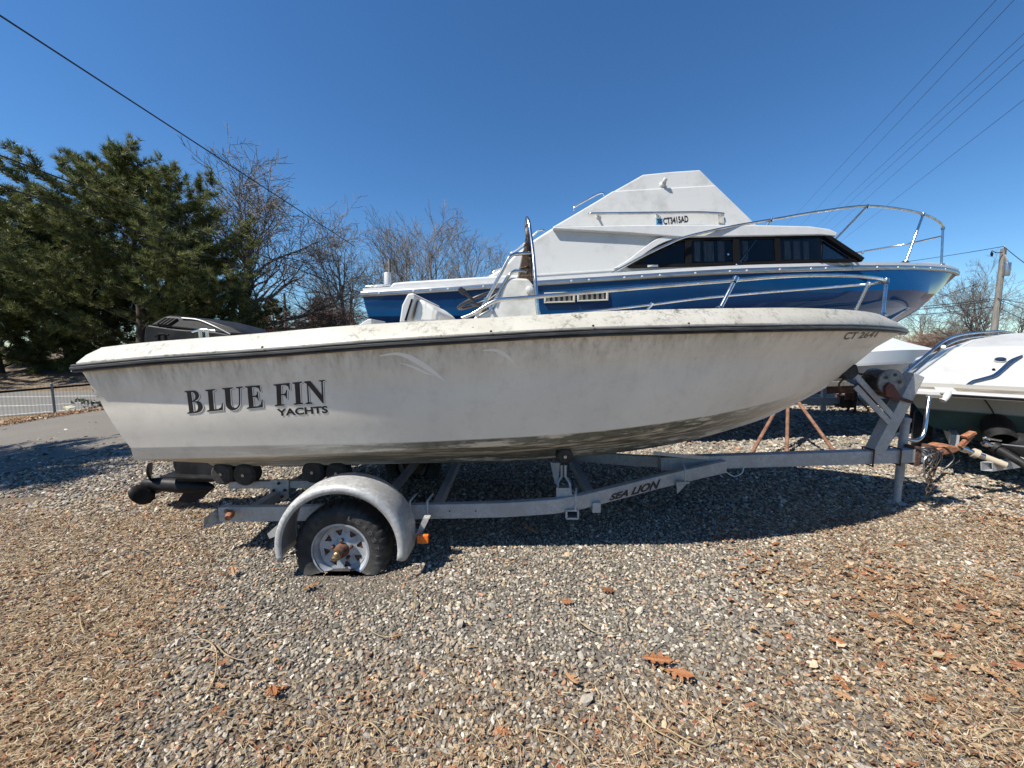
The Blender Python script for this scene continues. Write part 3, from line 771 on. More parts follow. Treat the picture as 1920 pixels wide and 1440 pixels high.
# vine tangle and rock by the post
br = grow(77, 1.0, 3, (10, 6, 4), (40, 85), -.1, .02, .02, ratio=(.5, .8))
vt = thing('vine_shrub', 'tangled bare vine shrub caught in the chain link fence', 'shrub', fp(1.5, 0))
mb = MB()
for lv, pts, rad in br: mb.tube([fp(1.5, 0) + Vector((p.x * 1.4, p.y * .8, p.z * .75)) for p in pts], [max(r * .9, .006) for r in rad], 3, caps=False)
mb.build('stems', MAT['twig'], vt)
V, C = [], []
for lv, pts, rad in br:
    if lv < 2: continue
    for p in pts[1:]:
        q = np.array((p.x * 1.4, p.y * .8, p.z * .75))[None] + rng.normal(0, .05, (3, 3)); V.append(q); C.append(np.array((.05, .06, .025)) * rng.uniform(.6, 1.3))
o = mass_mesh('leaves', V, np.arange(len(V) * 3).reshape(-1, 3), C, MAT['needle'], 3); o.parent = vt
mb = MB(); rc = fp(.35, .09); vv = [Vector(p) for p in bankS[3]]; mb.add([rc + Vector((p.x * .16, p.y * .14, p.z * .2)) for p in vv], [tuple(f) for f in FS]); tag(mb.build('rock', M('pale_stone', (.52, .48, .36), .9), None, loc=rc), 'pale yellowish rock at the foot of the fence post', 'rock')

# ================================================================== open white boat
YC = 3.25
def curve(samples, yc=YC): return cr([P(px, py, yc - hb) for px, py, hb in samples], 8)
S_ = np.concatenate([np.linspace(0, .8, 34), 1 - .2 * (np.linspace(1, 0, 26)[1:]) ** 1.9])
shS = [(150, 690, 1.03), (300, 676, 1.07), (500, 662.5, 1.09), (700, 647, 1.1), (900, 634.5, 1.1), (1100, 623.5, 1.08), (1300, 618, .99), (1400, 616, .91), (1500, 614.5, .79), (1590, 614, .60), (1645, 616, .40), (1680, 619, .2), (1694, 622, 0)]
shN = [(182, 741, .995), (400, 725, 1.03), (600, 711, 1.042), (900, 694, 1.03), (1100, 681, .99), (1350, 665, .86), (1500, 659, .65), (1590, 655, .39), (1643, 651, 0)]
shC = [(245, 840, .93), (480, 836, .945), (720, 831, .93), (900, 823, .90), (1040, 815, .86), (1170, 803, .81), (1300, 784, .73), (1390, 767, .61), (1480, 743, .46), (1550, 714, .27), (1600, 686, 0)]
shC2 = [(251, 862, .885), (480, 856, .90), (720, 846, .88), (900, 838, .845), (1040, 830, .79), (1170, 816, .73), (1300, 797, .65), (1390, 778, .53), (1480, 752, .37), (1550, 718, .2), (1600, 686.5, 0)]
shK = [(462, 871, 0), (600, 870, 0), (700, 869.5, 0), (900, 867, 0), (1000, 863, 0), (1100, 855, 0), (1200, 843, 0), (1300, 825, 0), (1360, 808, 0), (1418, 788, 0), (1491, 753, 0), (1564, 713, 0), (1600, 687, 0)]
rS, rN, rC, rC2, rK = [resample(curve(s), S_) for s in (shS, shN, shC, shC2, shK)]
def between(a, b, f, bulge=0.0):
    out = []
    for p, q in zip(a, b):
        r = p.lerp(q, f); r.y -= bulge * 4 * f * (1 - f) * min(1, (YC - r.y) / .3); out.append(r)
    return out
# the side of the stem between chine and bow follows the photo's stem line
rows, hv = [], []
def row(r, h): rows.append(r); hv.append(h)
row(rK, -1.0); row(between(rK, rC2, .33), -.85)
q = between(rK, rC2, .36); row([p + Vector((0, 0, -.028 if p.y < YC - .05 else 0)) for p in q], -.82); row(between(rK, rC2, .42), -.75)
row(between(rK, rC2, .7), -.6); row(rC2, -.33); row([p.lerp(q, .02) for p, q in zip(rC2, rC)], -.31); row(rC, -.03)
row([p.lerp(q, .012) for p, q in zip(rC, rN)], 0.0)
for f in (.25, .5, .75): row(between(rC, rN, f, .012), f * .55)
row([p.lerp(q, .985) for p, q in zip(rC, rN)], .54)
lip = [p + Vector((0, -.002 if p.y < YC - .1 else 0, 0)) for p in rN]; row(lip, .56)
for f in (.33, .66): row(between(lip, rS, f), .56 + .44 * f)
row(rS, 1.0)
ns = len(S_)
boat = thing('open_boat', 'dirty white open boat with black rub rail and black serif lettering on its side', 'boat', (0.4, YC, 0))
mb = MB(); mb.loft(rows); mb.loft([[mir(p, YC) for p in r] for r in rows])
tr = [r[0] for r in rows]; o_ = len(mb.v)
mb.add(tr + [mir(p, YC) for p in tr], [(i, i + 1, len(tr) + i + 1, len(tr) + i) for i in range(len(tr) - 1)])
a_h = [h for h in hv for _ in range(ns)]; a_u = list(S_) * len(rows)
mb.att['hv'] = a_h + a_h + hv + hv; mb.att['hu'] = a_u + a_u + [0.0] * (2 * len(tr))
hull_v = [v.copy() for v in mb.v]; hull_f = list(mb.f)
hull = mb.build('hull', MAT['hull'], boat, smooth=26, merge=3e-4, tri=True)
hull_bvh = BVHTree.FromPolygons([v.co + BASE[boat.name] for v in hull.data.vertices], [tuple(p.vertices) for p in hull.data.polygons])
# gunwale cap
capT = [(190, 651.5, .93), (270, 642.5, .97), (480, 626, 1.005), (660, 610.5, 1.015), (900, 597, 1.015), (1140, 584, .985), (1300, 579.5, .90), (1400, 578, .82), (1500, 577.5, .69), (1590, 581, .50), (1640, 587, .31), (1668, 598, .12), (1676, 604, 0)]
rT = resample(curve(capT), S_)
def inset(r, d, dz=0, yc=None):
    yc = YC if yc is None else yc
    out = []
    for k, p in enumerate(r):
        a, b_ = r[max(k - 1, 0)], r[min(k + 1, len(r) - 1)]; n = Vector((b_.y - a.y, -(b_.x - a.x), 0)); n = n.normalized() if n.length > 1e-6 else Vector((0, -1, 0))
        q = p - n * d + Vector((0, 0, dz)); q.y = min(q.y, yc); out.append(q)
    return out
def outset(r, d, dz=0):
    out = []
    for k, p in enumerate(r):
        a, b_ = r[max(k - 1, 0)], r[min(k + 1, len(r) - 1)]; n = Vector((b_.y - a.y, -(b_.x - a.x), 0)); n = n.normalized() if n.length > 1e-6 else Vector((1, 0, 0))
        if k == len(r) - 1: n = Vector((1, 0, 0))
        q = p + n * d + Vector((0, 0, dz)); out.append(q)
    return out
c0 = outset(rS, .016, .012); c1 = outset(rS, .016, .03); cT0 = [p.lerp(q, .92) for p, q in zip(c1, rT)]
cT1 = inset(rT, .03, .004); cT2 = inset(rT, .20, .008)
mb = MB(); cr_rows = [c0, c1, [p.lerp(q, .45) + Vector((0, -.006, .006)) for p, q in zip(c1, rT)], cT0, rT, cT1, cT2]
mb.loft(cr_rows); mb.loft([[mir(p, YC) for p in r] for r in cr_rows])
tr = [r[0] for r in cr_rows]; mb.add(tr + [mir(p, YC) for p in tr], [(i, i + 1, len(tr) + i + 1, len(tr) + i) for i in range(len(tr) - 1)])
mb.build('gunwale', MAT['cap'], boat, smooth=35, merge=3e-4)
zf = .86
d0, d1 = cT2, [Vector((min(q.x, p.x) - .12, min(max(p.y, q.y) + .06, YC), q.z + .02)) for p, q in zip(cT2, rN)]
mb = MB(); mb.loft([d0, d1]); mb.loft([[mir(p, YC) for p in d0], [mir(p, YC) for p in d1]]); mb.loft([d1, [mir(p, YC) for p in d1]])
mb.add([d0[0], d1[0] + Vector((.14, 0, 0)), mir(d1[0], YC) + Vector((.14, 0, 0)), mir(d0[0], YC)], [(0, 1, 2, 3)])
mb.build('deck_liner', MAT['liner'], boat, merge=3e-4)
# rub rail round the whole sheer
path = [Vector(p) for p in outset(rS, .004)] ; path[-1].y = YC
full = path + [mir(p, YC) for p in reversed(path[:-1])]
prof = [(-.004, -.024), (.016, -.025), (.026, -.018), (.021, -.012), (.031, -.006), (.031, .004), (.022, .009), (.026, .016), (.016, .022), (-.004, .022)]
rr_ = []
for k, p in enumerate(full):
    a, b_ = full[max(k - 1, 0)], full[min(k + 1, len(full) - 1)]; tg = (b_ - a); n = Vector((tg.y, -tg.x, 0)).normalized()
    rr_.append([p + n * o + Vector((0, 0, u)) for o, u in prof])
e0 = [p + Vector((-.02, 0, 0)) for p in rr_[0]]; e1 = [p + Vector((-.02, 0, 0)) for p in rr_[-1]]
mb = MB(); mb.loft([e0] + rr_ + [e1])
ts = [Vector((q[0].x, p, 0)) for q, p in ((rr_[0], 0), (rr_[-1], 0))]
tp = [full[0], full[-1]]
mb.loft([[tp[0] + Vector((-o, 0, u)) for o, u in prof], [tp[1] + Vector((-o, 0, u)) for o, u in prof]])
mb.build('rub_rail', MAT['rubrail'], boat, smooth=40)
for px in (505, 905, 1090, 1290):
    mb = MB(); i = min(range(ns), key=lambda k: abs((rS[k].x / rS[k].y) * F + 960 - px)); p = outset(rS, .03, .034)[i]; mb.lathe([(0, .008), (.005, .006), (.008, 0)], p, (0, -.6, .8), 8); mb.build('rail_screw', MAT['rust_dark'], boat)

# ---- flat print that follows a surface
def letters(text, bold=0.0, shear=0.0):
    cu = bpy.data.curves.new('tmp', 'FONT'); cu.body = text; cu.size = 1; cu.offset = bold; cu.shear = shear; cu.resolution_u = 4
    ob = bpy.data.objects.new('tmp', cu); COL.objects.link(ob); bpy.context.view_layer.update()
    dg = bpy.context.evaluated_depsgraph_get(); me = ob.evaluated_get(dg).to_mesh()
    v = [(p.co.x, p.co.y) for p in me.vertices]; f = [tuple(q.vertices) for q in me.polygons]
    ob.evaluated_get(dg).to_mesh_clear(); bpy.data.objects.remove(ob); bpy.data.curves.remove(cu)
    x0, x1 = min(p[0] for p in v), max(p[0] for p in v); y0, y1 = min(p[1] for p in v), max(p[1] for p in v)
    return [((p[0] - x0) / (x1 - x0), (p[1] - y0) / (y1 - y0)) for p in v], f
def fill(loops):
    vl = [[Vector((x, y, 0)) for x, y in l] for l in loops]; tri = tessellate_polygon(vl)
    return [(p.x, p.y) for l in vl for p in l], [tuple(t) for t in tri]
def quad(bl, br_, tl, tr_):
    def f(u, v): return tuple((1 - v) * ((1 - u) * bl[k] + u * br_[k]) + v * ((1 - u) * tl[k] + u * tr_[k]) for k in (0, 1))
    return f
def finer(v, f, cuts):
    if not cuts: return v, f
    bm = bmesh.new(); vs = [bm.verts.new((x, y, 0)) for x, y in v]
    for q in f:
        try: bm.faces.new([vs[i] for i in q])
        except ValueError: pass
    bmesh.ops.triangulate(bm, faces=bm.faces)
    for _ in range(cuts):
        bmesh.ops.subdivide_edges(bm, edges=[e for e in bm.edges if e.calc_length() > .09], cuts=1, use_grid_fill=True); bmesh.ops.triangulate(bm, faces=bm.faces)
    bm.verts.index_update(); out = [(p.co.x, p.co.y) for p in bm.verts], [tuple(p.index for p in q.verts) for q in bm.faces]
    bm.free(); return out
def decal(name, shapes, cast, off, mat, parent, dpx=(0, 0), cuts=0):
    """shapes: (verts2d, faces, map to photo pixel); cast: pixel -> (point, normal)"""
    mb = MB()
    for v, f, mp in shapes:
        v, f = finer(v, f, cuts); q = []
        for x, y in v:
            a = mp(x, y); p, n = cast(a[0] + dpx[0], a[1] + dpx[1]); q.append(p + n * off)
        mb.add(q, f)
    o = mb.build(name, mat, parent); return o
EYE = Vector((0, 0, H))
def on_bvh(bvh):
    def f(px, py):
        d = ray(px, py).normalized(); p, n, i, dist = bvh.ray_cast(EYE, d)
        if p is None: p, n, i, dist = bvh.find_nearest(EYE + d * 2.6)
        if n.dot(d) > 0: n = -n
        return p, n
    return f
def on_plane(p0, n):
    n = Vector(n).normalized()
    return lambda px, py: (PL(px, py, p0, n), n)
def arc(cx, cy, rx, ry, a0, a1, n=10): return [(cx + rx * math.cos(R(a0 + (a1 - a0) * k / n)), cy + ry * math.sin(R(a0 + (a1 - a0) * k / n))) for k in range(n + 1)]
SER = {
 'B': [[(0, 0), (0, .045), (.13, .075), (.13, .925), (0, .955), (0, 1), (.5, 1)] + arc(.5, .77, .36, .23, 80, -62, 10) + [(.55, .52)] + arc(.55, .27, .45, .27, 62, -90, 10), [(.40, .93), (.40, .56), (.46, .56)] + arc(.46, .75, .16, .18, -80, 80, 8) + [(.46, .93)], [(.40, .50), (.40, .06), (.5, .06)] + arc(.5, .28, .2, .21, -80, 80, 8) + [(.48, .50)]],
 'L': [[(0, 0), (0, .045), (.15, .075), (.15, .925), (0, .955), (0, 1), (.6, 1), (.6, .955), (.44, .925), (.44, .07), (.68, .07), (.86, .14), (.95, .32), (1, .32), (.97, 0)]],
 'U': [[(0, 1), (0, .955), (.12, .925), (.12, .32)] + arc(.46, .30, .34, .30, 180, 330, 10) + [(.83, .32), (.83, .925), (.7, .955), (.7, 1), (1, 1), (1, .955), (.90, .925), (.90, .28)] + arc(.49, .28, .41, .30, -8, -15, 2)[:0]
       ],
 'E': [[(0, 0), (0, .045), (.14, .075), (.14, .925), (0, .955), (0, 1), (.93, 1), (.96, .7), (.91, .7), (.84, .86), (.66, .93), (.43, .93), (.43, .55), (.58, .55), (.68, .6), (.72, .72), (.77, .72), (.77, .32), (.72, .32), (.68, .44), (.58, .49), (.43, .49), (.43, .07), (.68, .07), (.86, .14), (.95, .34), (1, .34), (.97, 0)]],
 'F': [[(0, 0), (0, .045), (.16, .075), (.16, .925), (0, .955), (0, 1), (.97, 1), (1, .68), (.95, .68), (.88, .85), (.7, .93), (.46, .93), (.46, .53), (.62, .53), (.72, .58), (.77, .7), (.82, .7), (.82, .3), (.77, .3), (.72, .42), (.62, .47), (.46, .47), (.46, .075), (.66, .045), (.66, 0)]],
 'I': [[(0, 0), (0, .045), (.24, .075), (.24, .925), (0, .955), (0, 1), (1, 1), (1, .955), (.76, .925), (.76, .075), (1, .045), (1, 0)]],
 'N': [[(0, 0), (0, .045), (.12, .085), (.12, .88), (0, .955), (0, 1), (.30, 1), (.82, .36), (.82, .925), (.70, .955), (.70, 1), (1, 1), (1, .955), (.90, .925), (.90, -.02), (.85, -.02), (.19, .80), (.19, .085), (.34, .045), (.34, 0)]],
}
SER['U'] = [[(0, 1), (0, .955), (.12, .925), (.12, .30)] + arc(.5, .29, .38, .31, 180, 360, 16) + [(.88, .925), (1, .955), (1, 1), (.68, 1), (.68, .955), (.81, .925), (.81, .3)] + arc(.60, .30, .21, .225, 0, -180, 12) + [(.39, .925), (.52, .955), (.52, 1)]]
def z8(p): return (320 + p[0] / 5.647, 680 + p[1] / 5.647)
quads = {'B': ((180, 540), (352, 523), (150, 300), (322, 288)), 'L': ((388, 518), (562, 500), (368, 288), (545, 272)), 'U': ((568, 507), (765, 488), (547, 270), (765, 252)),
         'E': ((808, 488), (985, 470), (790, 250), (958, 238)), 'F': ((1105, 462), (1262, 447), (1090, 230), (1268, 213)), 'I': ((1305, 446), (1405, 438), (1290, 210), (1392, 200)), 'N': ((1430, 440), (1645, 424), (1415, 198), (1635, 180))}
shapes = [fill(SER[k]) + (quad(*[z8(p) for p in quads[k]]),) for k in 'BLUEFIN']
hc = on_bvh(hull_bvh)
decal('lettering_shadow', shapes, hc, .0014, MAT['letter_grey'], boat, (2.6, 1.9), cuts=3)
decal('lettering_gap', shapes, hc, .0019, MAT['clean'], boat, (1.7, 1.2), cuts=3)
decal('lettering', shapes, hc, .0024, MAT['letter'], boat, cuts=3)
v, f = letters('YACHTS', .035); decal('lettering', [(v, f, quad(*[z8(p) for p in ((1133, 566), (1668, 532), (1122, 492), (1660, 456))]))], hc, .0012, MAT['letter'], boat)
v, f = letters('CT 2641', .02); decal('registration_number', [(v, f, quad((1579, 637), (1640, 632), (1588, 622.5), (1648, 622)))], hc, .002, MAT['fade'], boat)
def swoosh(top, bot): return [fill([top + bot[::-1]]) + (lambda x, y: (x, y),)]
def dense(pts, n=6): return [(p.x, p.y) for p in cr([Vector((a, b_, 0)) for a, b_ in pts], n)]
decal('swoosh_mark', swoosh(dense([(712, 666), (745, 660.5), (775, 668), (810, 690), (840, 719)]), dense([(712, 668), (745, 666), (772, 677), (805, 697), (840, 719)])), hc, .0016, MAT['clean'], boat)
decal('swoosh_mark', swoosh(dense([(750, 680), (772, 685), (800, 697), (815, 704)]), dense([(750, 681), (770, 688), (798, 701), (815, 704)])), hc, .0016, MAT['clean'], boat)
decal('swoosh_mark', swoosh(dense([(905, 656), (930, 654), (952, 665), (972, 690)]), dense([(905, 658), (928, 659), (948, 670), (972, 690)])), hc, .0016, MAT['clean'], boat)

# ---- stainless bow rail
rail = [(866, 597, .90), (888, 588, .9), (915, 571, .9), (936, 562.5, .9), (975, 559, .9), (1100, 548, .88), (1240, 536, .83), (1378, 525, .74), (1450, 519, .66), (1520, 516, .56), (1590, 517, .42), (1640, 521, .26), (1662, 527, .08)]
nr_ = cr([P(a, b_, YC - h) for a, b_, h in rail], 5)
fr2 = [mir(p, YC) for p in reversed(nr_)]
mb = MB(); mb.tube(nr_ + fr2, .0125, 10); br_o = mb.build('bow_rail', MAT['steel'], boat, smooth=60)
def post(parent, a, b_, r=.0125, foot=.028):
    mb = MB(); mb.cyl(a, b_, r, 10); d = (Vector(b_) - Vector(a)).normalized(); mb.lathe([(foot, 0), (foot, .008), (r * 1.3, .022)], a, d, 12); mb.lathe([(r * 1.5, -.02), (r * 1.5, .02)], b_, d, 10)
    return mb.build('rail_post', MAT['steel'], parent, smooth=50)
pa, pb = P(1349, 581, YC - .80), P(1378, 525, YC - .74)
post(br_o, pa, pb); post(br_o, mir(pa, YC), mir(pb, YC))
pa, pb = P(1655, 592, YC - .14), P(1662, 527, YC - .08)
post(br_o, pa, pb); post(br_o, mir(pa, YC), mir(pb, YC))

# ---- centre console
YN = YC - .34
cprof = [(884, 640), (888, 594), (924, 577), (945, 532), (957, 520), (990, 522), (1000, 534), (1016, 596), (1016, 640)]
near = [P(a, b_, YN) for a, b_ in cprof]; con = MB(); con.slab(near, [mir(p, YC) for p in near]); console = con.build('console', MAT['liner'], boat, bevel=.02)
ws = [P(967, 536, YN + .015), P(1000, 533, YN + .015), P(993, 440, YN + .16), P(989, 428, YN + .16)]
mb = MB(); mb.slab(ws, [p + Vector((0, .006, 0)) for p in ws]); m2 = [mir(p, YC) for p in ws]; mb.slab(m2, [p - Vector((0, .006, 0)) for p in m2])
fw = [P(1000, 533, YN + .02), P(994, 430, YN + .165)]; fw += [mir(fw[1], YC), mir(fw[0], YC)]; mb.slab(fw, [p + Vector((-.008, 0, 0)) for p in fw]); mb.build('windshield', MAT['smoke'], console)
mb = MB()
hoop = [P(1009, 594, YN - .02), P(1005, 540, YN - .01), P(999, 470, YN + .10), P(992, 420, YN + .17), P(988, 409, YN + .22)]
hoop = cr(hoop, 4); mb.tube(hoop + [mir(p, YC) for p in reversed(hoop)], .014, 10)
g1 = cr([P(893, 594, YN - .015), P(922, 545, YN - .015), P(948, 495, YN - .01), P(958, 480, YN), P(972, 476, YN + .04), P(999, 475, YN + .10)], 5)
for s in (0, 1): mb.tube([mir(p, YC) for p in g1] if s else g1, .013, 10)
g2 = cr([P(925, 566, YN - .01), P(946, 528, YN), P(958, 512, YN), P(975, 508, YN + .03), P(990, 512, YN + .06)], 5); mb.tube(g2, .009, 8)
mb.build('grab_rail', MAT['steel'], console, smooth=60)
mb = MB(); mb.lathe([(.03, 0), (.03, -.008), (.02, -.014), (0, -.016)], P(993, 544, YN), (0, 1, 0), 18); mb.build('filler_cap', MAT['white'], console, smooth=40)
wc = P(900, 562, YC); wa = Vector((-.36, -.10, .92)).normalized(); e1 = Vector((0, 1, 0)); e2 = wa.cross(e1)
mb = MB(); mb.tube([wc + (e1 * math.cos(k * math.pi / 16) + e2 * math.sin(k * math.pi / 16)) * .19 for k in range(32)], .015, 8, closed=True)
for k in range(3):
    a = k * 2.094 + .5; mb.tube([wc - wa * .05, wc + (e1 * math.cos(a) + e2 * math.sin(a)) * .185], .009, 6)
mb.tube([wc - wa * .05, wc - wa * .3], .03, 10); mb.build('steering_wheel', MAT['black'], console, smooth=60)
mb = MB(); mb.tube([P(890, 565, YC - .25), P(876, 553, YC - .26), P(868, 545, YC - .26)], [.012, .012, .022], 8); mb.lathe([(0, -.035), (.02, -.03), (.022, .02), (0, .035)], P(866, 545, YC - .26), (-.6, 0, .5), 10); mb.build('throttle_lever', MAT['black'], console, smooth=50)
mb = MB(); a = P(905, 577, YC - .2); mb.box(a + Vector((.06, 0, .0)), (.02, .34, .13), Matrix.Rotation(-.5, 3, 'Y')); mb.build('dash_panel', MAT['alu'], console)
# seat back cushion
sn = [(748, 603), (752, 575), (762, 553), (772, 548), (782, 552), (798, 566), (823, 583), (821, 603)]
front = [(748, 606), (753, 572), (764, 550), (776, 549), (780, 556), (764, 606)]
seat = part_empty('seat_back', boat)
ynear = YC - .42
mb = MB(); n1 = [P(a, b_, ynear) for a, b_ in front]; mb.slab(n1, [p + Vector((.02, .86, 0)) for p in n1]); mb.build('shell', MAT['white'], seat, bevel=.018)
cush = [(772, 606), (784, 558), (797, 565), (812, 576), (823, 586), (822, 606)]
n1 = [P(a, b_, ynear + .03) for a, b_ in cush]; mb = MB(); mb.slab(n1, [p + Vector((.02, .80, 0)) for p in n1]); mb.build('cushion', MAT['vinyl'], seat, bevel=.03)
mb = MB(); n1 = [P(a, b_, ynear - .004) for a, b_ in ((758, 601), (771, 560), (774, 561), (762, 601))]; mb.slab(n1, [p + Vector((0, .02, 0)) for p in n1]); mb.build('slot', MAT['trim_dark'], seat)
n1 = [P(a, b_, YC + .3) for a, b_ in ((668, 612), (690, 597.5), (697, 598), (697, 615))]; mb = MB(); mb.slab(n1, [p + Vector((0, .4, 0)) for p in n1]); mb.build('well_corner', MAT['white'], boat, bevel=.01)
# cleats on the near gunwale
for px, py in ((382, 626), (304, 634)):
    c = P(px, py, YC - .93); big = px > 350
    mb = MB(); w = .068 if big else .04
    mb.tube(cr([c + Vector((-w, 0, .012)), c + Vector((-w * .4, 0, .022)), c + Vector((w * .4, 0, .022)), c + Vector((w, 0, .018))], 4), [.006] * 4 + [.009] * 5 + [.006] * 4, 8)
    for s in (-1, 1): mb.cyl(c + Vector((s * .02, 0, -.03)), c + Vector((s * .02, 0, .02)), .009, 8)
    mb.build('cleat', MAT['steel'] if big else MAT['trim_dark'], boat, smooth=50)
# ---- outboard motor
om = part_empty('outboard_motor', boat)
def side_slab(px_pts, half, yc=YC, mat='cowl', name='cowling', parent=om, bevel=.03, top=1.0):
    near = [P(a, b_, yc - half) for a, b_ in px_pts]; mb = MB(); mb.slab(near, [mir(p, yc) for p in near]); return mb.build(name, MAT[mat], parent, bevel=bevel)
yn = YC - .2
low_c = [(270, 660), (269, 632), (271, 614), (276, 609), (330, 617), (404, 622), (470, 634), (470, 660)]
up_c = [(277, 610), (307, 594), (316, 591), (350, 594), (393, 600), (432, 612), (460, 628), (430, 628), (404, 624), (340, 617)]
n0 = [P(a, b_, yn) for a, b_ in low_c]; mb = MB(); mb.slab(n0, [mir(p, YC) for p in n0]); cowl = mb.build('cowling', MAT['cowl'], om, bevel=.035)
n0 = [P(a, b_, yn + (.0 if b_ > 605 else .045)) for a, b_ in up_c]; mb = MB(); mb.slab(n0, [mir(p, YC) for p in n0]); mb.build('cowling_top', MAT['cowl'], om, bevel=.02)
mb = MB()
vq = quad((285, 609), (318, 612), (307, 594), (340, 597))
for k in range(4):
    u = .18 + k * .2; a = [vq(u, .12), vq(u + .1, .12), vq(u + .1, .88), vq(u, .88)]
    n0 = [P(x, y, yn + .006 + (.033 if y < 603 else 0)) for x, y in a]; mb.slab([p + Vector((0, -.012, .004)) for p in n0], [p + Vector((0, .05, 0)) for p in n0])
mb.build('air_vent', MAT['inside'], om)
mb = MB(); ed = cr([P(341, 596.5, yn + .035), P(372, 600, yn + .03), P(402, 612, yn + .01), P(432, 627, yn)], 5); mb.tube(ed, .006, 6); mb.build('edge_trim', MAT['alu'], om)
leg = [(310, 640), (420, 640), (412, 860), (405, 898), (400, 905), (330, 905), (322, 870)]
side_slab(leg, .055, name='midsection', bevel=.02)
mb = MB(); mb.slab([P(300, 893, YC - .13), P(402, 897, YC - .13), P(402, 899.5, YC - .13), P(300, 896, YC - .13)], [mir(P(a, b_, YC - .13), YC) for a, b_ in ((300, 893), (402, 897), (402, 899.5), (300, 896))]); mb.build('cavitation_plate', MAT['cowl'], om)
ga, gb = P(292, 907, YC), P(404, 914, YC); ax = (gb - ga).normalized(); gl = (gb - ga).length
mb = MB(); mb.lathe([(0, 0), (.055, .01), (.062, .1), (.066, .25), (.058, gl * .72), (.03, gl * .93), (0, gl)], ga, ax, 18); mb.build('gearcase', MAT['cowl'], om, smooth=50)
sk = [(322, 955), (345, 921), (395, 918), (378, 935), (352, 946)]; side_slab(sk, .012, name='skeg', bevel=.004)
mb = MB(); mb.lathe([(0, -.10), (.035, -.1), (.05, -.02), (.05, .06), (.04, .08)], ga, ax, 14)
for k in range(3):
    a = k * 2.094 + .9; e = ax.orthogonal().normalized(); g_ = ax.cross(e); rd_ = e * math.cos(a) + g_ * math.sin(a); td = e * -math.sin(a) + g_ * math.cos(a)
    mb.loft([[ga + rd_ * r + td * w - ax * (.04 + w * tw) for w in (-ww, -ww * .4, ww * .4, ww)] for r, ww, tw in ((.045, .045, -.9), (.09, .075, -.75), (.14, .08, -.6), (.175, .05, -.5), (.185, .015, -.4))])
pr = mb.build('propeller', MAT['cowl'], om, smooth=50); sd = pr.modifiers.new('solid', 'SOLIDIFY'); sd.thickness = .008

# ================================================================== trailer under it
trl = thing('boat_trailer', 'galvanised boat trailer with a flat tyre under the dirty white open boat', 'trailer', (.6, YC, 0))
TY = YC - 2.30
YF = 2.30                                  # near face of the near tyre
def trail_rail(mirror):
    yb = 2.60
    pts = [(415, 962.5, yb), (600, 960.5, yb), (800, 957.5, yb), (950, 954, yb), (1040, 947.5, yb), (1090, 939, yb + .04), (1160, 921.5, yb + .20), (1230, 903.5, yb + .36), (1300, 887, yb + .5), (1358, 874, yb + .60)]
    w = [P(*p) for p in pts]; h, t_ = .105, .05
    if mirror: w = [mir(p, YC) for p in w]
    mb = MB(); rows = [[], [], [], [], []]
    for k, p in enumerate(w):
        a, b_ = w[max(k - 1, 0)], w[min(k + 1, len(w) - 1)]; n = Vector((b_.y - a.y, -(b_.x - a.x), 0)).normalized()
        for r, (o, u) in zip(rows, ((t_ / 2, -h / 2), (t_ / 2, h / 2), (-t_ / 2, h / 2), (-t_ / 2, -h / 2), (t_ / 2, -h / 2))): r.append(p + n * o + Vector((0, 0, u)))
    mb.loft(rows); return mb.build('frame_rail', MAT['galv'], trl, bevel=.006, merge=1e-5), w
rail_o, rail_c = trail_rail(False); trail_rail(True)
rail_bvh = BVHTree.FromPolygons([v.co + BASE[trl.name] for v in rail_o.data.vertices], [tuple(p.vertices) for p in rail_o.data.polygons])
# rear end cap plate and stub of the rear crossmember
mb = MB(); mb.slab([P(381, 990, 2.52), P(383, 971, 2.52), P(420, 946, 2.66), P(434, 942, 2.66), P(434, 975, 2.66), P(415, 981, 2.6)], [P(a, b_, y + .012) for a, b_, y in ((381, 990, 2.52), (383, 971, 2.52), (420, 946, 2.66), (434, 942, 2.66), (434, 975, 2.66), (415, 981, 2.6))]); mb.build('end_bracket', MAT['galv'], trl)
mb = MB(); mb.cyl(P(424, 958, 2.58), P(432, 966, 2.49), .014, 10); mb.lathe([(0, .03), (.02, .03), (.026, 0), (.02, -.03)], P(431, 966, 2.5), (.2, -1, -.3), 10); mb.build('bolt', MAT['rust'], trl, smooth=40)
for x, z in ((-1.85, .33), (-.55, .33), (.6, .36)):
    mb = MB(); mb.beam((x, 2.63, z - .08), (x, 2 * YC - 2.63, z - .08), .06, .075, up=(0, 0, 1)); mb.build('crossmember', MAT['galv'], trl, bevel=.005)
mb = MB(); mb.beam((-1.02, YF + .12, .19), (-1.02, 2 * YC - YF - .12, .19), .06, .06); mb.build('axle', MAT['galv'], trl, bevel=.005)
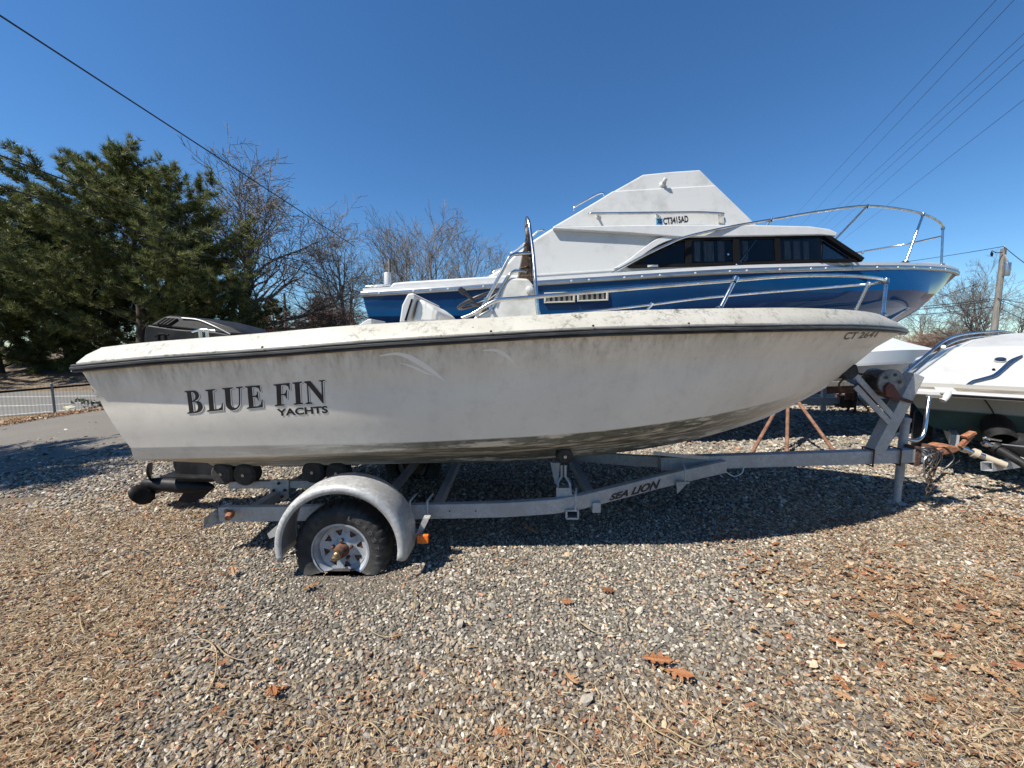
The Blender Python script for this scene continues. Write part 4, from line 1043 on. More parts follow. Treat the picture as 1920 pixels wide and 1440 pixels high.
# inner roller bunk
ya = YC - .28
for s in (0, 1):
    a, b_ = P(432, 908, ya), P(620, 906, ya)
    if s: a, b_ = mir(a, YC), mir(b_, YC)
    mb = MB(); mb.beam(a, b_, .05, .06); mb.build('roller_bunk', MAT['galv'], trl, bevel=.004)
mb = MB(); q = [P(a, b_, ya - .04) for a, b_ in ((506, 900), (541, 900), (541, 934), (534, 938), (512, 938), (506, 933))]; mb.slab(q, [p + Vector((0, .008, 0)) for p in q]); mb.build('bunk_plate', MAT['galv'], trl)
for a, b_ in ((523, 906), (513, 919), (534, 919), (517, 931), (529, 931)):
    mb = MB(); mb.lathe([(0, -.012), (.011, -.012), (.012, 0)], P(a, b_, ya - .045), (0, 1, 0), 6); mb.build('bolt', MAT['rust_dark'], trl)
def roller(c, r, w, parent=trl):
    mb = MB(); mb.lathe([(0, -w), (r * .8, -w), (r, -w * .7), (r * .93, -w * .2), (r * .93, w * .2), (r, w * .7), (r * .8, w), (0, w)], c, (0, 1, 0), 20); o = mb.build('roller', MAT['rubber'], parent, smooth=40)
    mb = MB(); mb.lathe([(0, -w - .008), (.012, -w - .008), (.013, -w + .002)], c, (0, 1, 0), 8); mb.build('pin', MAT['alu'], o); return o
for px, py in ((424, 885), (465, 887), (592, 882), (636, 884)):
    c = P(px, py, ya - .03); roller(c, .088, .055); roller(mir(c, YC), .088, .055)
# mid roller on its bracket
c = P(1058, 853, 2.78); roller(c, .062, .05); roller(mir(c, YC), .062, .05)
mb = MB(); mb.tube([P(1053, 872, 2.74), P(1053, 893, 2.74), P(1046, 905, 2.72), P(1046, 925, 2.68)], .009, 6); mb.tube([P(1060, 872, 2.7), P(1060, 893, 2.7), P(1068, 906, 2.66), P(1070, 926, 2.62)], .009, 6)
mb.slab([P(1043, 915, 2.62), P(1070, 915, 2.62), P(1074, 932, 2.62), P(1043, 932, 2.62)], [P(1043, 915, 2.68), P(1070, 915, 2.68), P(1074, 932, 2.68), P(1043, 932, 2.68)])
mb.slab([P(1032, 868, 2.95), P(1050, 868, 2.95), P(1046, 912, 2.95), P(1040, 906, 2.95)], [P(1032, 868, 2.96), P(1050, 868, 2.96), P(1046, 912, 2.96), P(1040, 906, 2.96)]); mb.build('roller_bracket', MAT['galv'], trl)
def ubolt(px, top, bot, Y, r=.008):
    mb = MB(); a = P(px, top, Y - .035); b_ = P(px, bot, Y - .035); c = a + Vector((.02, .09, .012)); mb.tube([b_, a + Vector((0, 0, -.01)), a + Vector((.003, .012, 0)), c], r, 6); return mb.build('u_bolt', MAT['galv'], trl, smooth=60)
ubolt(801, 939, 972, 2.56); ubolt(768, 940, 965, 2.56); ubolt(1079, 928, 958, 2.57); ubolt(1285, 880, 902, 2.9)
sq = [P(a, b_, 2.58) for a, b_ in ((1062, 957), (1084, 957), (1084, 972), (1062, 972))]
mb = MB()
for k in range(4): mb.beam(sq[k], sq[(k + 1) % 4], .012, .012, up=(0, 1, 0))
sb = [p + Vector((0, .5, 0)) for p in sq]
mb.add(sq + sb, [(0, 1, 5, 4), (1, 2, 6, 5), (2, 3, 7, 6), (3, 0, 4, 7)]); mb.build('square_tube', MAT['galv'], trl)
for px in (843, 892):
    mb = MB(); mb.lathe([(0, 0), (.006, 0), (.006, .01)], P(px, 958.5, 2.573), (0, 1, 0), 8); mb.build('bolt_hole', MAT['letter'], trl)
mb = MB(); q = [P(a, b_, 2.98) for a, b_ in ((1268, 903), (1292, 903), (1270, 926))]; mb.slab(q, [p + Vector((0, .01, 0)) for p in q]); mb.beam(P(1270, 904, 2.96), P(1290, 903, 2.96), .05, .012); mb.build('gusset', MAT['galv'], trl)
# lettering on the rail
rc_ = on_bvh(rail_bvh)
def z7(p): return (680 + p[0] / 2.667, 820 + p[1] / 2.667)
v, f = letters('SEA LION', .04, .18); decal('lettering', [(v, f, quad(*[z7(p) for p in ((1230, 318), (1478, 254), (1240, 286), (1490, 208))]))], rc_, .003, MAT['letter'], trl)
# tongue, winch post, coupler, jack
t0, t1 = P(1236, 868, YC + .02), P(1742, 852, YC + .02)
mb = MB(); mb.beam(t0, t1, .085, .115); mb.build('tongue', MAT['galv'], trl, bevel=.006)
tz = lambda px: t0.lerp(t1, (px - 1236) / 506.0)
mb = MB(); mb.slab([P(1225, 846, YC - .3), P(1330, 856, YC - .06), P(1330, 862, YC - .06), P(1225, 853, YC - .3)], [P(1225, 846, YC + .5), P(1330, 856, YC + .2), P(1330, 862, YC + .2), P(1225, 853, YC + .5)]); mb.build('tongue_plate', MAT['galv'], trl)
for px in (1628, 1678):
    c = tz(px); mb = MB()
    for a, b_ in (((-.005, -.055, -.075), (-.005, -.055, .075)), ((-.005, .055, -.075), (-.005, .055, .075)), ((-.005, -.06, .07), (-.005, .06, .07)), ((-.005, -.06, -.07), (-.005, .06, -.07))): mb.tube([c + Vector(a), c + Vector(b_)], .007, 6)
    mb.build('u_bolt', MAT['rust_dark'], trl)
wp0, wp1 = P(1637, 850, YC + .02), P(1714, 702, YC + .02)
mb = MB(); mb.beam(wp0, wp1, .095, .1, up=(1, 0, .4)); mb.build('winch_post', MAT['galv'], trl, bevel=.006)
for a, b_, c, d in ((1596, 695, 1674, 781), (1604, 725, 1668, 793)):
    for s in (-.05, .07):
        mb = MB(); mb.beam(P(a, b_, YC + s), P(c, d, YC + s), .012, .042, up=(1, 0, .7)); mb.build('bow_stop_arm', MAT['galv'], trl)
mb = MB(); q = [P(a, b_, YC - .06) for a, b_ in ((1579, 699), (1607, 683), (1612, 700), (1600, 712), (1588, 710))]; mb.slab(q, [p + Vector((0, .16, 0)) for p in q]); mb.build('bow_stop', MAT['rubber'], trl, bevel=.008)
w_c = P(1668, 716, YC - .09); wn_ = MB()
wn_.lathe([(0, -.02), (.06, -.02), (.105, -.015), (.105, 0), (.04, .005), (.04, .13), (.105, .135), (.105, .15), (0, .15)], w_c, (0, 1, 0), 28); winch = wn_.build('winch', MAT['winch'], trl, smooth=35)
mb = MB(); mb.lathe([(.06, .01), (.094, .012), (.094, .12), (.06, .125)], w_c, (0, 1, 0), 28); mb.build('strap_coil', MAT['black'], winch, smooth=40)
for k in range(5):
    a = k * 1.2566; c = w_c + Vector((math.cos(a) * .062, -.024, math.sin(a) * .062)); mb = MB(); mb.lathe([(0, 0), (.014, 0), (.014, .01)], c, (0, 1, 0), 8); mb.build('ratchet_hole', MAT['letter'], winch)
q = [P(a, b_, YC - .13) for a, b_ in ((1660, 728), (1668, 717), (1676, 722), (1690, 745), (1686, 752), (1662, 742))]; mb = MB(); mb.slab(q, [p + Vector((0, .015, 0)) for p in q]); mb.build('winch_bracket', MAT['redcap'], winch)
mb = MB(); mb.beam(P(1640, 733, YC + .02), P(1694, 752, YC + .02), .16, .02); mb.build('winch_plate', MAT['rust_dark'], winch)
mb = MB(); mb.tube(cr([P(1592, 705, YC + .0), P(1580, 712, YC), P(1573, 722, YC - .02), P(1578, 735, YC), P(1570, 742, YC)], 4), .008, 5); mb.tube([P(1600, 700, YC), P(1655, 705, YC)], .01, 5); mb.build('winch_hook', MAT['rust_dark'], trl, smooth=50)
yj = YC + .13
mb = MB(); mb.cyl(P(1691, 842, yj), P(1698, 790, yj), .032, 14); mb.lathe([(.037, 0), (.037, .03), (.02, .035), (0, .035)], P(1698, 790, yj), (.13, 0, 1), 14); mb.cyl(P(1686, 900, yj), P(1691, 842, yj), .032, 14); j0 = P(1682, 937, yj); jz = ground_z(j0.x, j0.y); mb.cyl(Vector((j0.x, yj, jz + .01)), P(1686, 895, yj), .026, 14); mb.lathe([(0, 0), (.07, 0), (.07, .012), (.03, .02)], Vector((j0.x, yj, jz)), (0, 0, 1), 16); jk = mb.build('jack', MAT['galv'], trl, smooth=40)
mb = MB(); mb.tube(cr([P(1684, 812, yj), P(1672, 822, yj - .03), P(1664, 835, yj - .05)], 4), .010, 6); mb.build('jack_handle', MAT['galv'], jk)
mb = MB(); q = [P(a, b_, YC - .05) for a, b_ in ((1758, 842), (1778, 835), (1799, 838), (1802, 845), (1788, 851), (1758, 856))]; mb.slab(q, [p + Vector((0, .13, 0)) for p in q]); mb.build('coupler', MAT['rust'], trl, bevel=.012)
mb = MB(); mb.beam(P(1800, 838, YC + .02), P(1822, 815, YC + .02), .03, .03); mb.box(P(1816, 815, YC + .02), (.09, .05, .02), Matrix.Rotation(-.5, 3, 'Y')); mb.build('coupler_latch', MAT['rust'], trl)
for px in (1710, 1742):
    c = tz(px); mb = MB(); mb.box(c, (.035, .11, .165)); mb.build('clamp_band', MAT['rust_dark'], trl)
def chain(pts, name='safety_chain'):
    mb = MB()
    for k in range(len(pts) - 1):
        a, b_ = pts[k], pts[k + 1]; d = (b_ - a); c = (a + b_) / 2; u = d.normalized(); s = u.orthogonal().normalized(); s = Matrix.Rotation(1.57 * (k % 2) + .4, 3, u) @ s; hl = d.length * .62
        mb.tube([c + u * math.cos(q) * hl + s * math.sin(q) * .016 for q in np.linspace(0, 6.283, 11)[:-1]], .0045, 5, closed=True)
    return mb.build(name, MAT['chain'], trl, smooth=60)
for x0, x1, yb in ((1736, 1748, 922), (1752, 1738, 930)):
    pts = [P(x0 + (x1 - x0) * k / 9, 862 + (yb - 862) * k / 9, YC - .06) for k in range(10)]; chain(pts)
mb = MB()
for k in range(7):
    rw = random.Random(40 + k); a = tz(1700 + rw.uniform(0, 50)) + Vector((0, -.055, .075)); mb.tube(cr([a, a + Vector((rw.uniform(.02, .08), -.02, rw.uniform(-.02, .02))), a + Vector((rw.uniform(.05, .12), -.03, rw.uniform(-.1, -.05))), a + Vector((rw.uniform(-.02, .1), -.02, rw.uniform(-.26, -.14))), a + Vector((rw.uniform(.08, .2), .0, rw.uniform(-.12, -.06)))], 4), .005, 5)
mb.build('wire_loom', MAT['black'], trl, smooth=60)
mb = MB(); mb.tube(cr([P(1768, 845, YC - .05), P(1735, 858, YC - .07), P(1733, 885, YC - .07), P(1737, 905, YC - .06)], 4), .006, 5); mb.tube(cr([P(1395, 875, YC - .05), P(1390, 888, YC - .06), P(1375, 893, YC - .06), P(1360, 884, YC - .06)], 4), .005, 5); mb.build('grey_cable', MAT['alu'], trl, smooth=60)

# ---- wheels
def wheel(mirror):
    c = P(638, 1035, YF); s = 1.0
    if mirror: c = mir(c, YC); s = -1.0
    r_t = .30; w_t = .165
    wh = part_empty('wheel', trl)
    prof = [(.176, .012), (.182, .004), (.20, -.006), (.225, -.012), (.252, -.010), (.274, .0), (.289, .014)]
    tread = [(.297, .032), (.299, .06), (.30, .0825), (.299, .105), (.297, .133)]
    back = [(.289, .151), (.274, .165), (.235, .175), (.20, .17), (.176, .155)]
    P2 = prof + tread + back; nseg = 144; mb = MB(); V = []
    for ip, (r, h) in enumerate(P2):
        for k in range(nseg):
            a = 2 * math.pi * k / nseg; rr = r
            if len(prof) - 1 <= ip <= len(prof) + len(tread): 
                ph = (k + (2 if h > .09 else 0)) % 4
                if ph == 0: rr -= .009 if ip != len(prof) + 2 else .004
            elif ip == len(prof) - 2 and k % 4 == 0: rr -= .005
            x, z = c.x + rr * math.cos(a), c.z + rr * math.sin(a); y = h
            fl = .006 - z
            if z < .075: 
                q = min(.075 - z, .085) * min(1, max(0, (r - .183) / .04)); y = h + (-.22 * q if h < .06 else (.22 * q if h > .11 else 0)); x = c.x + (x - c.x) * (1 + .35 * q)
            if z < .004: z = .004 + .0 * ip
            V.append(Vector((x, c.y + s * y, z)))
    m_ = len(P2); mb.add(V, [(i * nseg + k, i * nseg + (k + 1) % nseg, (i + 1) * nseg + (k + 1) % nseg, (i + 1) * nseg + k) for i in range(m_ - 1) for k in range(nseg)])
    tyre = mb.build('tyre', MAT['rubber'], wh, smooth=38)
    cc = Vector(c); ax = (0, s, 0)
    mb = MB(); mb.lathe([(.172, .0), (.183, .0), (.184, .006), (.178, .012), (.172, .008), (.160, .016), (.152, .03), (.150, .05), (.148, .09), (.15, .15)], cc, ax, 64)
    # disc with eight windows
    e, g_ = Vector((1, 0, 0)), Vector((0, 0, 1)); dv = []; df = []
    radii = [(.0, .030, 0), (.048, .030, 0), (.066, .040, 3), (.088, .046, 4.0), (.126, .046, 11.5), (.150, .040, 11.5)]
    angs = []
    for k in range(8): angs += [(k * 45 + 11, -1), (k * 45 + 11, 1), (k * 45 + 33.5, 0)]
    for r, d, hw in radii:
        for a, sg in angs:
            aa = R(a + sg * max(hw, 3)); dv.append(cc + (e * math.cos(aa) + g_ * math.sin(aa)) * r + Vector((0, s * d, 0)))
    na = len(angs)
    for i in range(5):
        for k in range(na):
            if i == 3 and k % 3 == 0: continue
            df.append((i * na + k, i * na + (k + 1) % na, (i + 1) * na + (k + 1) % na, (i + 1) * na + k))
    mb.add(dv, df); rim = mb.build('rim', MAT['rim'], wh, smooth=35)
    mb = MB(); mb.lathe([(0, .052), (.12, .052), (.12, .10), (0, .10)], cc, ax, 28); mb.build('brake_drum', MAT['rust_dark'], wh, smooth=40)
    mb = MB(); mb.lathe([(.046, .032), (.044, .012), (.036, .004), (.035, -.022), (.03, -.03), (0, -.03)], cc, ax, 20); hub = mb.build('hub', MAT['rust_dark'], wh, smooth=40)
    mb = MB(); mb.lathe([(.026, -.03), (.026, -.055), (.021, -.06), (.018, -.085), (.010, -.09), (0, -.088)], cc, ax, 16); mb.build('bearing_cap', MAT['brass'], wh, smooth=40)
    for k in range(5):
        a = R(90 + 72 * k); p = cc + (e * math.cos(a) + g_ * math.sin(a)) * .061 + Vector((0, s * .036, 0)); mb = MB(); mb.lathe([(.012, .0), (.011, -.02), (.006, -.024), (0, -.024)], p, ax, 6); mb.build('lug_nut', MAT['rust_dark'], wh)
    if not mirror:
        mb = MB(); word = 'LOADSTAR'
        for k, ch in enumerate(word):
            v, f = letters(ch, .02); a0 = R(74 - k * 12.5); hgt, wid = .028, .024
            q = []
            for x, y in v:
                r = .222 + y * hgt; a = a0 - (x * wid) / .235; q.append(Vector((cc.x + r * math.cos(a), cc.y - .0155 - .0015, cc.z + r * math.sin(a))))
            mb.add(q, f)
        mb.build('tyre_lettering', MAT['tyre_text'], wh)
    # fender
    fc = Vector((c.x + .03, c.y, c.z + .06)); mb = MB(); rows = []
    for yy, rr in ((-.075, .345), (-.075, .378), (-.062, .392), (-.03, .400), (.05, .404), (.13, .404), (.17, .396), (.17, .385)):
        rows.append([Vector((fc.x + rr * math.cos(R(a)) * 1.02, fc.y + s * yy, fc.z + rr * math.sin(R(a)))) for a in np.linspace(-12, 193, 42)])
    mb.loft(rows); fo = mb.build('fender', MAT['galv'], trl, smooth=50); sd = fo.modifiers.new('solid', 'SOLIDIFY'); sd.thickness = .004
    return c
wheel(False); wheel(True)
q = [P(a, b_, 2.42) for a, b_ in ((793, 972), (805, 972), (790, 1003), (770, 1010), (768, 1004), (782, 998))]; mb = MB(); mb.slab(q, [p + Vector((0, .05, 0)) for p in q]); mb.build('fender_bracket', MAT['galv'], trl)
q = [P(a, b_, 2.46) for a, b_ in ((501, 1001), (519, 985), (519, 1005), (505, 1010))]; mb = MB(); mb.slab(q, [p + Vector((0, .03, 0)) for p in q]); mb.build('fender_bracket', MAT['galv'], trl)
mb = MB(); c = P(793, 1010, 2.37); mb.box(c, (.075, .03, .055)); mb.build('marker_light', MAT['orange'], trl, bevel=.006)

# ================================================================== blue cabin cruiser behind
Y2 = 6.55
cru = thing('cabin_cruiser', 'large blue hulled cabin cruiser with white flybridge standing behind the open boat', 'boat', (2.6, Y2, .3))
sh2 = [(680, 552, 1.40), (800, 545, 1.44), (935, 536, 1.46), (1140, 523, 1.46), (1300, 513, 1.46), (1400, 508, 1.42), (1500, 505, 1.34), (1600, 502.5, 1.16), (1680, 502, .86), (1735, 503, .52), (1770, 505.5, .26), (1788, 509, .1), (1797, 513, 0)]
q2S = resample(curve(sh2, Y2), S_)
def wcurve(pts): return resample(cr([Vector((x, Y2 - h, z)) for x, h, z in pts], 8), S_)
xs0 = q2S[0].x
bow = P(1797, 513, Y2); st_ = [P(1760, 546, Y2), P(1735, 570, Y2), P(1712, 585, Y2), P(1690, 596, Y2)]
q2M = wcurve([(xs0 + .06, 1.385, 1.80), (1.0, 1.43, 1.82), (3.0, 1.36, 1.86), (4.6, 1.18, 1.92), (5.6, .88, 1.97), (6.4, .40, 2.01), (st_[2].x, 0, st_[2].z)])
q2Q = wcurve([(xs0 + .02, 1.40, 1.97), (1.0, 1.45, 2.0), (3.0, 1.42, 2.09), (4.6, 1.28, 2.16), (5.7, .98, 2.21), (6.6, .42, 2.24), (st_[0].x, 0, st_[0].z)])
q2C = wcurve([(xs0 + .15, 1.30, .95), (1.5, 1.32, .98), (3.5, 1.1, 1.08), (4.8, .62, 1.22), (5.4, .3, 1.33), (5.9, 0, 1.45)])
q2K = wcurve([(xs0 + .2, 0, .55), (1.5, 0, .55), (3.6, 0, .62), (4.6, 0, .8), (5.3, 0, 1.06), (5.9, 0, 1.45)])
rows2 = [q2K, [p.lerp(q, .5) for p, q in zip(q2K, q2C)], q2C, [p.lerp(q, .5) + Vector((0, .04 if p.y < Y2 - .1 else 0, 0)) for p, q in zip(q2C, q2M)], q2M, [p + Vector((0, -.012 if p.y < Y2 - .05 else 0, .012)) for p in q2M], [p.lerp(q, .5) for p, q in zip(q2M, q2Q)], q2Q, [p.lerp(q, .55) for p, q in zip(q2Q, q2S)], q2S]
bot = rows2[:3]; top = rows2[2:]
mb = MB(); mb.loft(bot); mb.loft([[mir(p, Y2) for p in r] for r in bot]); tr = [r[0] for r in bot]; mb.add(tr + [mir(p, Y2) for p in tr], [(i, i + 1, len(tr) + i + 1, len(tr) + i) for i in range(len(tr) - 1)]); mb.build('hull_bottom', MAT['bottom'], cru, smooth=40, merge=3e-4)
mb = MB(); mb.loft(top); mb.loft([[mir(p, Y2) for p in r] for r in top]); tr = [r[0] for r in top]; mb.add(tr + [mir(p, Y2) for p in tr], [(i, i + 1, len(tr) + i + 1, len(tr) + i) for i in range(len(tr) - 1)])
h2v, h2f = [v.copy() for v in mb.v], list(mb.f)
mb.build('hull', MAT['blue'], cru, smooth=40, merge=3e-4)
hull2 = on_bvh(BVHTree.FromPolygons(h2v[:len(top) * ns], h2f[:(len(top) - 1) * (ns - 1)]))
# aluminium rub strip with screws
prof2 = [(-.005, -.036), (.012, -.034), (.02, -.02), (.02, .02), (.012, .034), (-.005, .036)]
p2 = [p.copy() for p in q2S]; full2 = p2 + [mir(p, Y2) for p in reversed(p2[:-1])]; rr2 = []
for k, p in enumerate(full2):
    a, b_ = full2[max(k - 1, 0)], full2[min(k + 1, len(full2) - 1)]; tg = b_ - a; n = Vector((tg.y, -tg.x, 0)).normalized(); rr2.append([p + n * o + Vector((0, 0, u)) for o, u in prof2])
mb = MB(); mb.loft(rr2); mb.loft([[p + Vector((-.02, 0, 0)) for p in rr2[0]], rr2[0]]); strip = mb.build('rub_strip', MAT['alu'], cru, smooth=40)
for px in (726, 768, 812, 858, 902, 1018, 1062, 1108, 1152, 1198, 1243, 1310, 1356, 1402, 1448, 1492, 1537, 1580, 1620, 1665, 1692, 1725, 1750):
    i = min(range(ns), key=lambda k: abs(q2S[k].x / q2S[k].y * F + 960 - px)); a, b_ = q2S[max(i - 1, 0)], q2S[min(i + 1, ns - 1)]; n = Vector(((b_ - a).y, -(b_ - a).x, 0)).normalized()
    mb = MB(); mb.lathe([(.016, 0), (.013, .007), (0, .009)], q2S[i] + n * .02, n, 8); mb.build('screw', MAT['white'], strip)
# deck
dk0 = [p + Vector((0, .0, .036)) for p in q2S]; dk1 = inset(dk0, .035, .045, Y2); dk2 = inset(dk0, .12, .06, Y2); dk3 = inset(dk0, .42, .075, Y2)
mb = MB(); dr = [dk0, [p.lerp(q, .35) + Vector((0, -.004, .025)) for p, q in zip(dk0, dk1)], dk1, dk2, dk3]; mb.loft(dr); mb.loft([[mir(p, Y2) for p in r] for r in dr]); mb.loft([dk3, [Vector((p.x, Y2, p.z + .05)) for p in dk3], [mir(p, Y2) for p in dk3]]); tr = [r[0] for r in dr]; mb.add(tr + [mir(p, Y2) for p in tr], [(i, i + 1, len(tr) + i + 1, len(tr) + i) for i in range(len(tr) - 1)])
mb.build('deck', MAT['white'], cru, smooth=35, merge=3e-4)
class Pl:
    """a side of the superstructure: plane leaning inboard k metres per metre of height"""
    def __init__(s, y0, z0, k): s.p = Vector((0, y0, z0)); s.n = Vector((0, -1, k)).normalized()
    def __call__(s, px, py, off=0.0): return PL(px, py, s.p + s.n * off, s.n)
def sym_slab(name, pts, pl, mat, parent, bevel=.02, off=0.0):
    near = [pl(a, b_, off) for a, b_ in pts]; mb = MB(); mb.slab(near, [mir(p, Y2) for p in near]); return mb.build(name, MAT[mat], parent, bevel=bevel)
def plate(name, pts, pl, o0, o1, mat, parent, bevel=None):
    mb = MB(); mb.slab([pl(a, b_, o1) for a, b_ in pts], [pl(a, b_, o0) for a, b_ in pts]); return mb.build(name, MAT[mat], parent, bevel=bevel)
cp = Pl(5.30, 2.35, .10)
coam = Pl(5.20, 2.2, .06)
sym_slab('coaming', [(700, 552), (727, 542), (736, 530), (760, 527.5), (930, 517), (1000, 514), (1000, 540)], coam, 'white', cru, .03)
cab_pts = [(905, 530), (917, 516), (940, 503), (966, 476), (1003, 447.5), (1037, 426), (1100, 424.5), (1400, 423), (1500, 425), (1536, 436), (1540, 500), (1400, 505), (1160, 512), (1000, 530)]
cabin = sym_slab('cabin', cab_pts, cp, 'white_dirty', cru, .035)
plate('side_crease', [(985, 514.5), (1080, 509), (1150, 504.5), (1178, 501), (1176, 504), (1150, 508), (985, 518.5)], cp, .0, .012, 'white', cru, .004)
# roof over the side windows, with the curved aft edge that sweeps down to the deck
roof_pts = [(1034, 428.5), (1040, 424), (1200, 421.5), (1420, 421.5), (1520, 424), (1556, 429), (1572, 436.5), (1568, 443.5), (1540, 440.5), (1400, 443.5), (1290, 446)]
sym_slab('cabin_roof', [(1037, 424.5), (1200, 421.5), (1420, 421.5), (1520, 424), (1556, 429), (1572, 436.5), (1568, 443.5), (1540, 440.5), (1400, 443), (1280, 445), (1180, 437), (1037, 429.5)], cp, 'white', cru, .03, off=.07)
sweep = dense([(1280, 445), (1262, 449), (1238, 458), (1215, 472), (1190, 489), (1168, 502)], 5); sweep2 = dense([(1280, 438), (1255, 440), (1228, 450), (1205, 466), (1178, 487), (1150, 503.5)], 5)
plate('window_sweep', sweep + sweep2[::-1], cp, .0, .05, 'white', cru, .012)
# windows
win = part_empty('side_window', cru)
plate('window_frame', [(1171, 502.5), (1203, 482), (1237, 460), (1262, 450.5), (1282, 446.5), (1400, 443.5), (1541, 440.5), (1541, 491.5), (1400, 495.5)], cp, .001, .008, 'inside', win)
panes = [[(1200, 496), (1222, 479), (1250, 462), (1284, 452.5), (1283, 493.5)], [(1297, 451.5), (1371, 449.5), (1374, 491), (1298, 493)], [(1386, 449), (1450, 447.5), (1453, 488.5), (1388, 490.5)], [(1462, 447.5), (1536, 445.5), (1539, 486), (1465, 488)]]
for p in panes:
    plate('pane', p, cp, .034, .038, 'glass', win)
def frame_bar(pts, w=2.6):
    q = [cp(a, b_, .036) for a, b_ in pts]; mb = MB()
    for a, b_ in zip(q[:-1], q[1:]): mb.beam(a, b_, .03, w * 5.4 / F * 1.0, up=cp.n.cross(b_ - a))
    return mb
for pts, w in ((((1180, 500), (1400, 494), (1541, 489.5)), 5), (((1282, 449.5), (1400, 446.5), (1541, 443)), 5), (((1290, 448), (1290.5, 495)), 11), (((1379, 446), (1381, 492)), 11), (((1456, 445), (1459, 491)), 9), (((1180, 499), (1215, 475), (1250, 456), (1284, 448)), 5)):
    frame_bar(pts, w).build('frame_bar', MAT['trim_dark'], win)
mb = MB(); mb.slab([cp(a, b_, .055) for a, b_ in ((1214, 497), (1234, 496.4), (1234, 500.5), (1214, 501))], [cp(a, b_, .03) for a, b_ in ((1214, 497), (1234, 496.4), (1234, 500.5), (1214, 501))]); mb.build('window_latch', MAT['white'], win)
mb = MB(); mb.lathe([(.014, 0), (.014, .008), (0, .01)], cp(1365, 477, .04), cp.n, 10); mb.build('snap_button', MAT['steel'], win)
for x0, x1 in ((1301, 1313), (1319, 1338), (1345, 1358), (1392, 1402), (1470, 1482), (1487, 1500), (1506, 1516)):
    r0, r1 = [], []
    n = max(4, int((x1 - x0) / 1.6))
    for k in range(n + 1):
        x = x0 + (x1 - x0) * k / n; o = .012 + (.009 if k % 2 else 0); r0.append(cp(x, 452, o)); r1.append(cp(x + 1, 490 if x < 1400 else 487, o))
    mb = MB(); mb.loft([r0, r1]); mb.build('curtain', MAT['curtain'], win)
# raked windscreen end with a clear quarter pane
qp = part_empty('quarter_window', cru)
for s in (0, 1):
    W = lambda a, b_, o=0.0: (mir(cp(a, b_, o), Y2) if s else cp(a, b_, o))
    mb = MB(); A, B_, C_ = W(1540, 439, .02), W(1614, 488, .02), W(1540, 490, .02)
    mb.beam(A, B_, .05, .085, up=(0, 1, 0)); mb.build('frame_bar', MAT['trim_dark'], qp)
    mb = MB(); mb.beam(C_, B_, .045, .04, up=(0, 1, 0)); mb.build('frame_bar', MAT['trim_dark'], qp)
    mb = MB(); tri = [W(1543, 450), W(1598, 486), W(1543, 487)]; mb.slab(tri, [p + Vector((0, .006, 0)) for p in tri]); mb.build('pane', MAT['clear'], qp)
A, B_ = cp(1540, 439, -.05), cp(1614, 488, -.05)
mb = MB(); mb.slab([A, B_, mir(B_, Y2), mir(A, Y2)], [p + Vector((-.01, 0, -.012)) for p in (A, B_, mir(B_, Y2), mir(A, Y2))]); mb.build('windscreen', MAT['clear'], cru)
# flybridge
fbp = Pl(5.46, 3.0, .12); fbq = Pl(5.49, 3.0, .12)
fly = sym_slab('flybridge', [(1035, 426), (1078, 401), (1122, 375), (1150, 357.5), (1342, 346.5), (1422, 424)], fbp, 'white_dirty', cru, .02)
sym_slab('flybridge_top', [(1144, 362), (1206, 327), (1260, 321.5), (1313, 318), (1345, 350)], fbq, 'white_dirty', cru, .02)
c = fbq(1242, 347, .0); mb = MB(); mb.lathe([(.045, 0), (.04, .02), (.022, .03), (.03, .06), (0, .065)], c, (0, -1, .1), 14); mb.lathe([(.016, -.03), (.03, .0), (.03, .03), (0, .03)], c + Vector((.0, -.07, .03)), (.4, -.3, .6), 10); mb.build('side_light', MAT['white'], cru, smooth=50)
mb = MB(); hr = [fbp(1106, 401, .07), fbp(1118, 400.5, .085), fbp(1240, 399, .085), fbp(1310, 398.5, .085), fbp(1352, 400.5, .085), fbp(1356, 402, .075)]; mb.tube(cr(hr, 4), .018, 8); hro = mb.build('handrail', MAT['steel'], cru, smooth=60)
for px, w in ((1119, .0), (1231, 0), (1349, 1)):
    a, b_ = fbp(px + (2 if not w else 6), 412 if w else 406, 0), fbp(px, 400.5, .085); mb = MB(); mb.cyl(a, b_, .016, 8); mb.lathe([(.035, 0), (.035, .01), (.016, .016)], a, fbp.n, 10)
    if w: mb.slab([fbp(1346, 403, .08), fbp(1358, 403, .08), fbp(1357, 420, .004), fbp(1347, 418, .004)], [fbp(1346, 403, .06), fbp(1356, 403, .06), fbp(1350, 420, -.004), fbp(1347, 418, -.004)])
    mb.build('bracket', MAT['white'] if not w else MAT['steel'], hro, smooth=50)
def z4(p): return (940 + p[0] * .28125, 280 + p[1] * .28125)
fpl = on_plane(fbp.p, fbp.n)
v, f = letters('CT3415AD', .028); decal('registration_number', [(v, f, quad(*[z4(p) for p in ((1082, 503), (1247, 485), (1075, 458), (1243, 441))]))], fpl, .004, MAT['letter'], cru)
mb = MB(); st4 = [z4(p) for p in ((1033, 501), (1076, 500), (1074, 459), (1032, 462))]; mb.slab([fbp(a, b_, .003) for a, b_ in st4], [fbp(a, b_, .0005) for a, b_ in st4]); stk = mb.build('sticker', MAT['sticker'], cru)
v, f = letters('25', .03); decal('sticker_number', [(v, f, quad(*[z4(p) for p in ((1037, 495), (1072, 495), (1037, 466), (1072, 465))]))], fpl, .0045, MAT['letter'], stk)
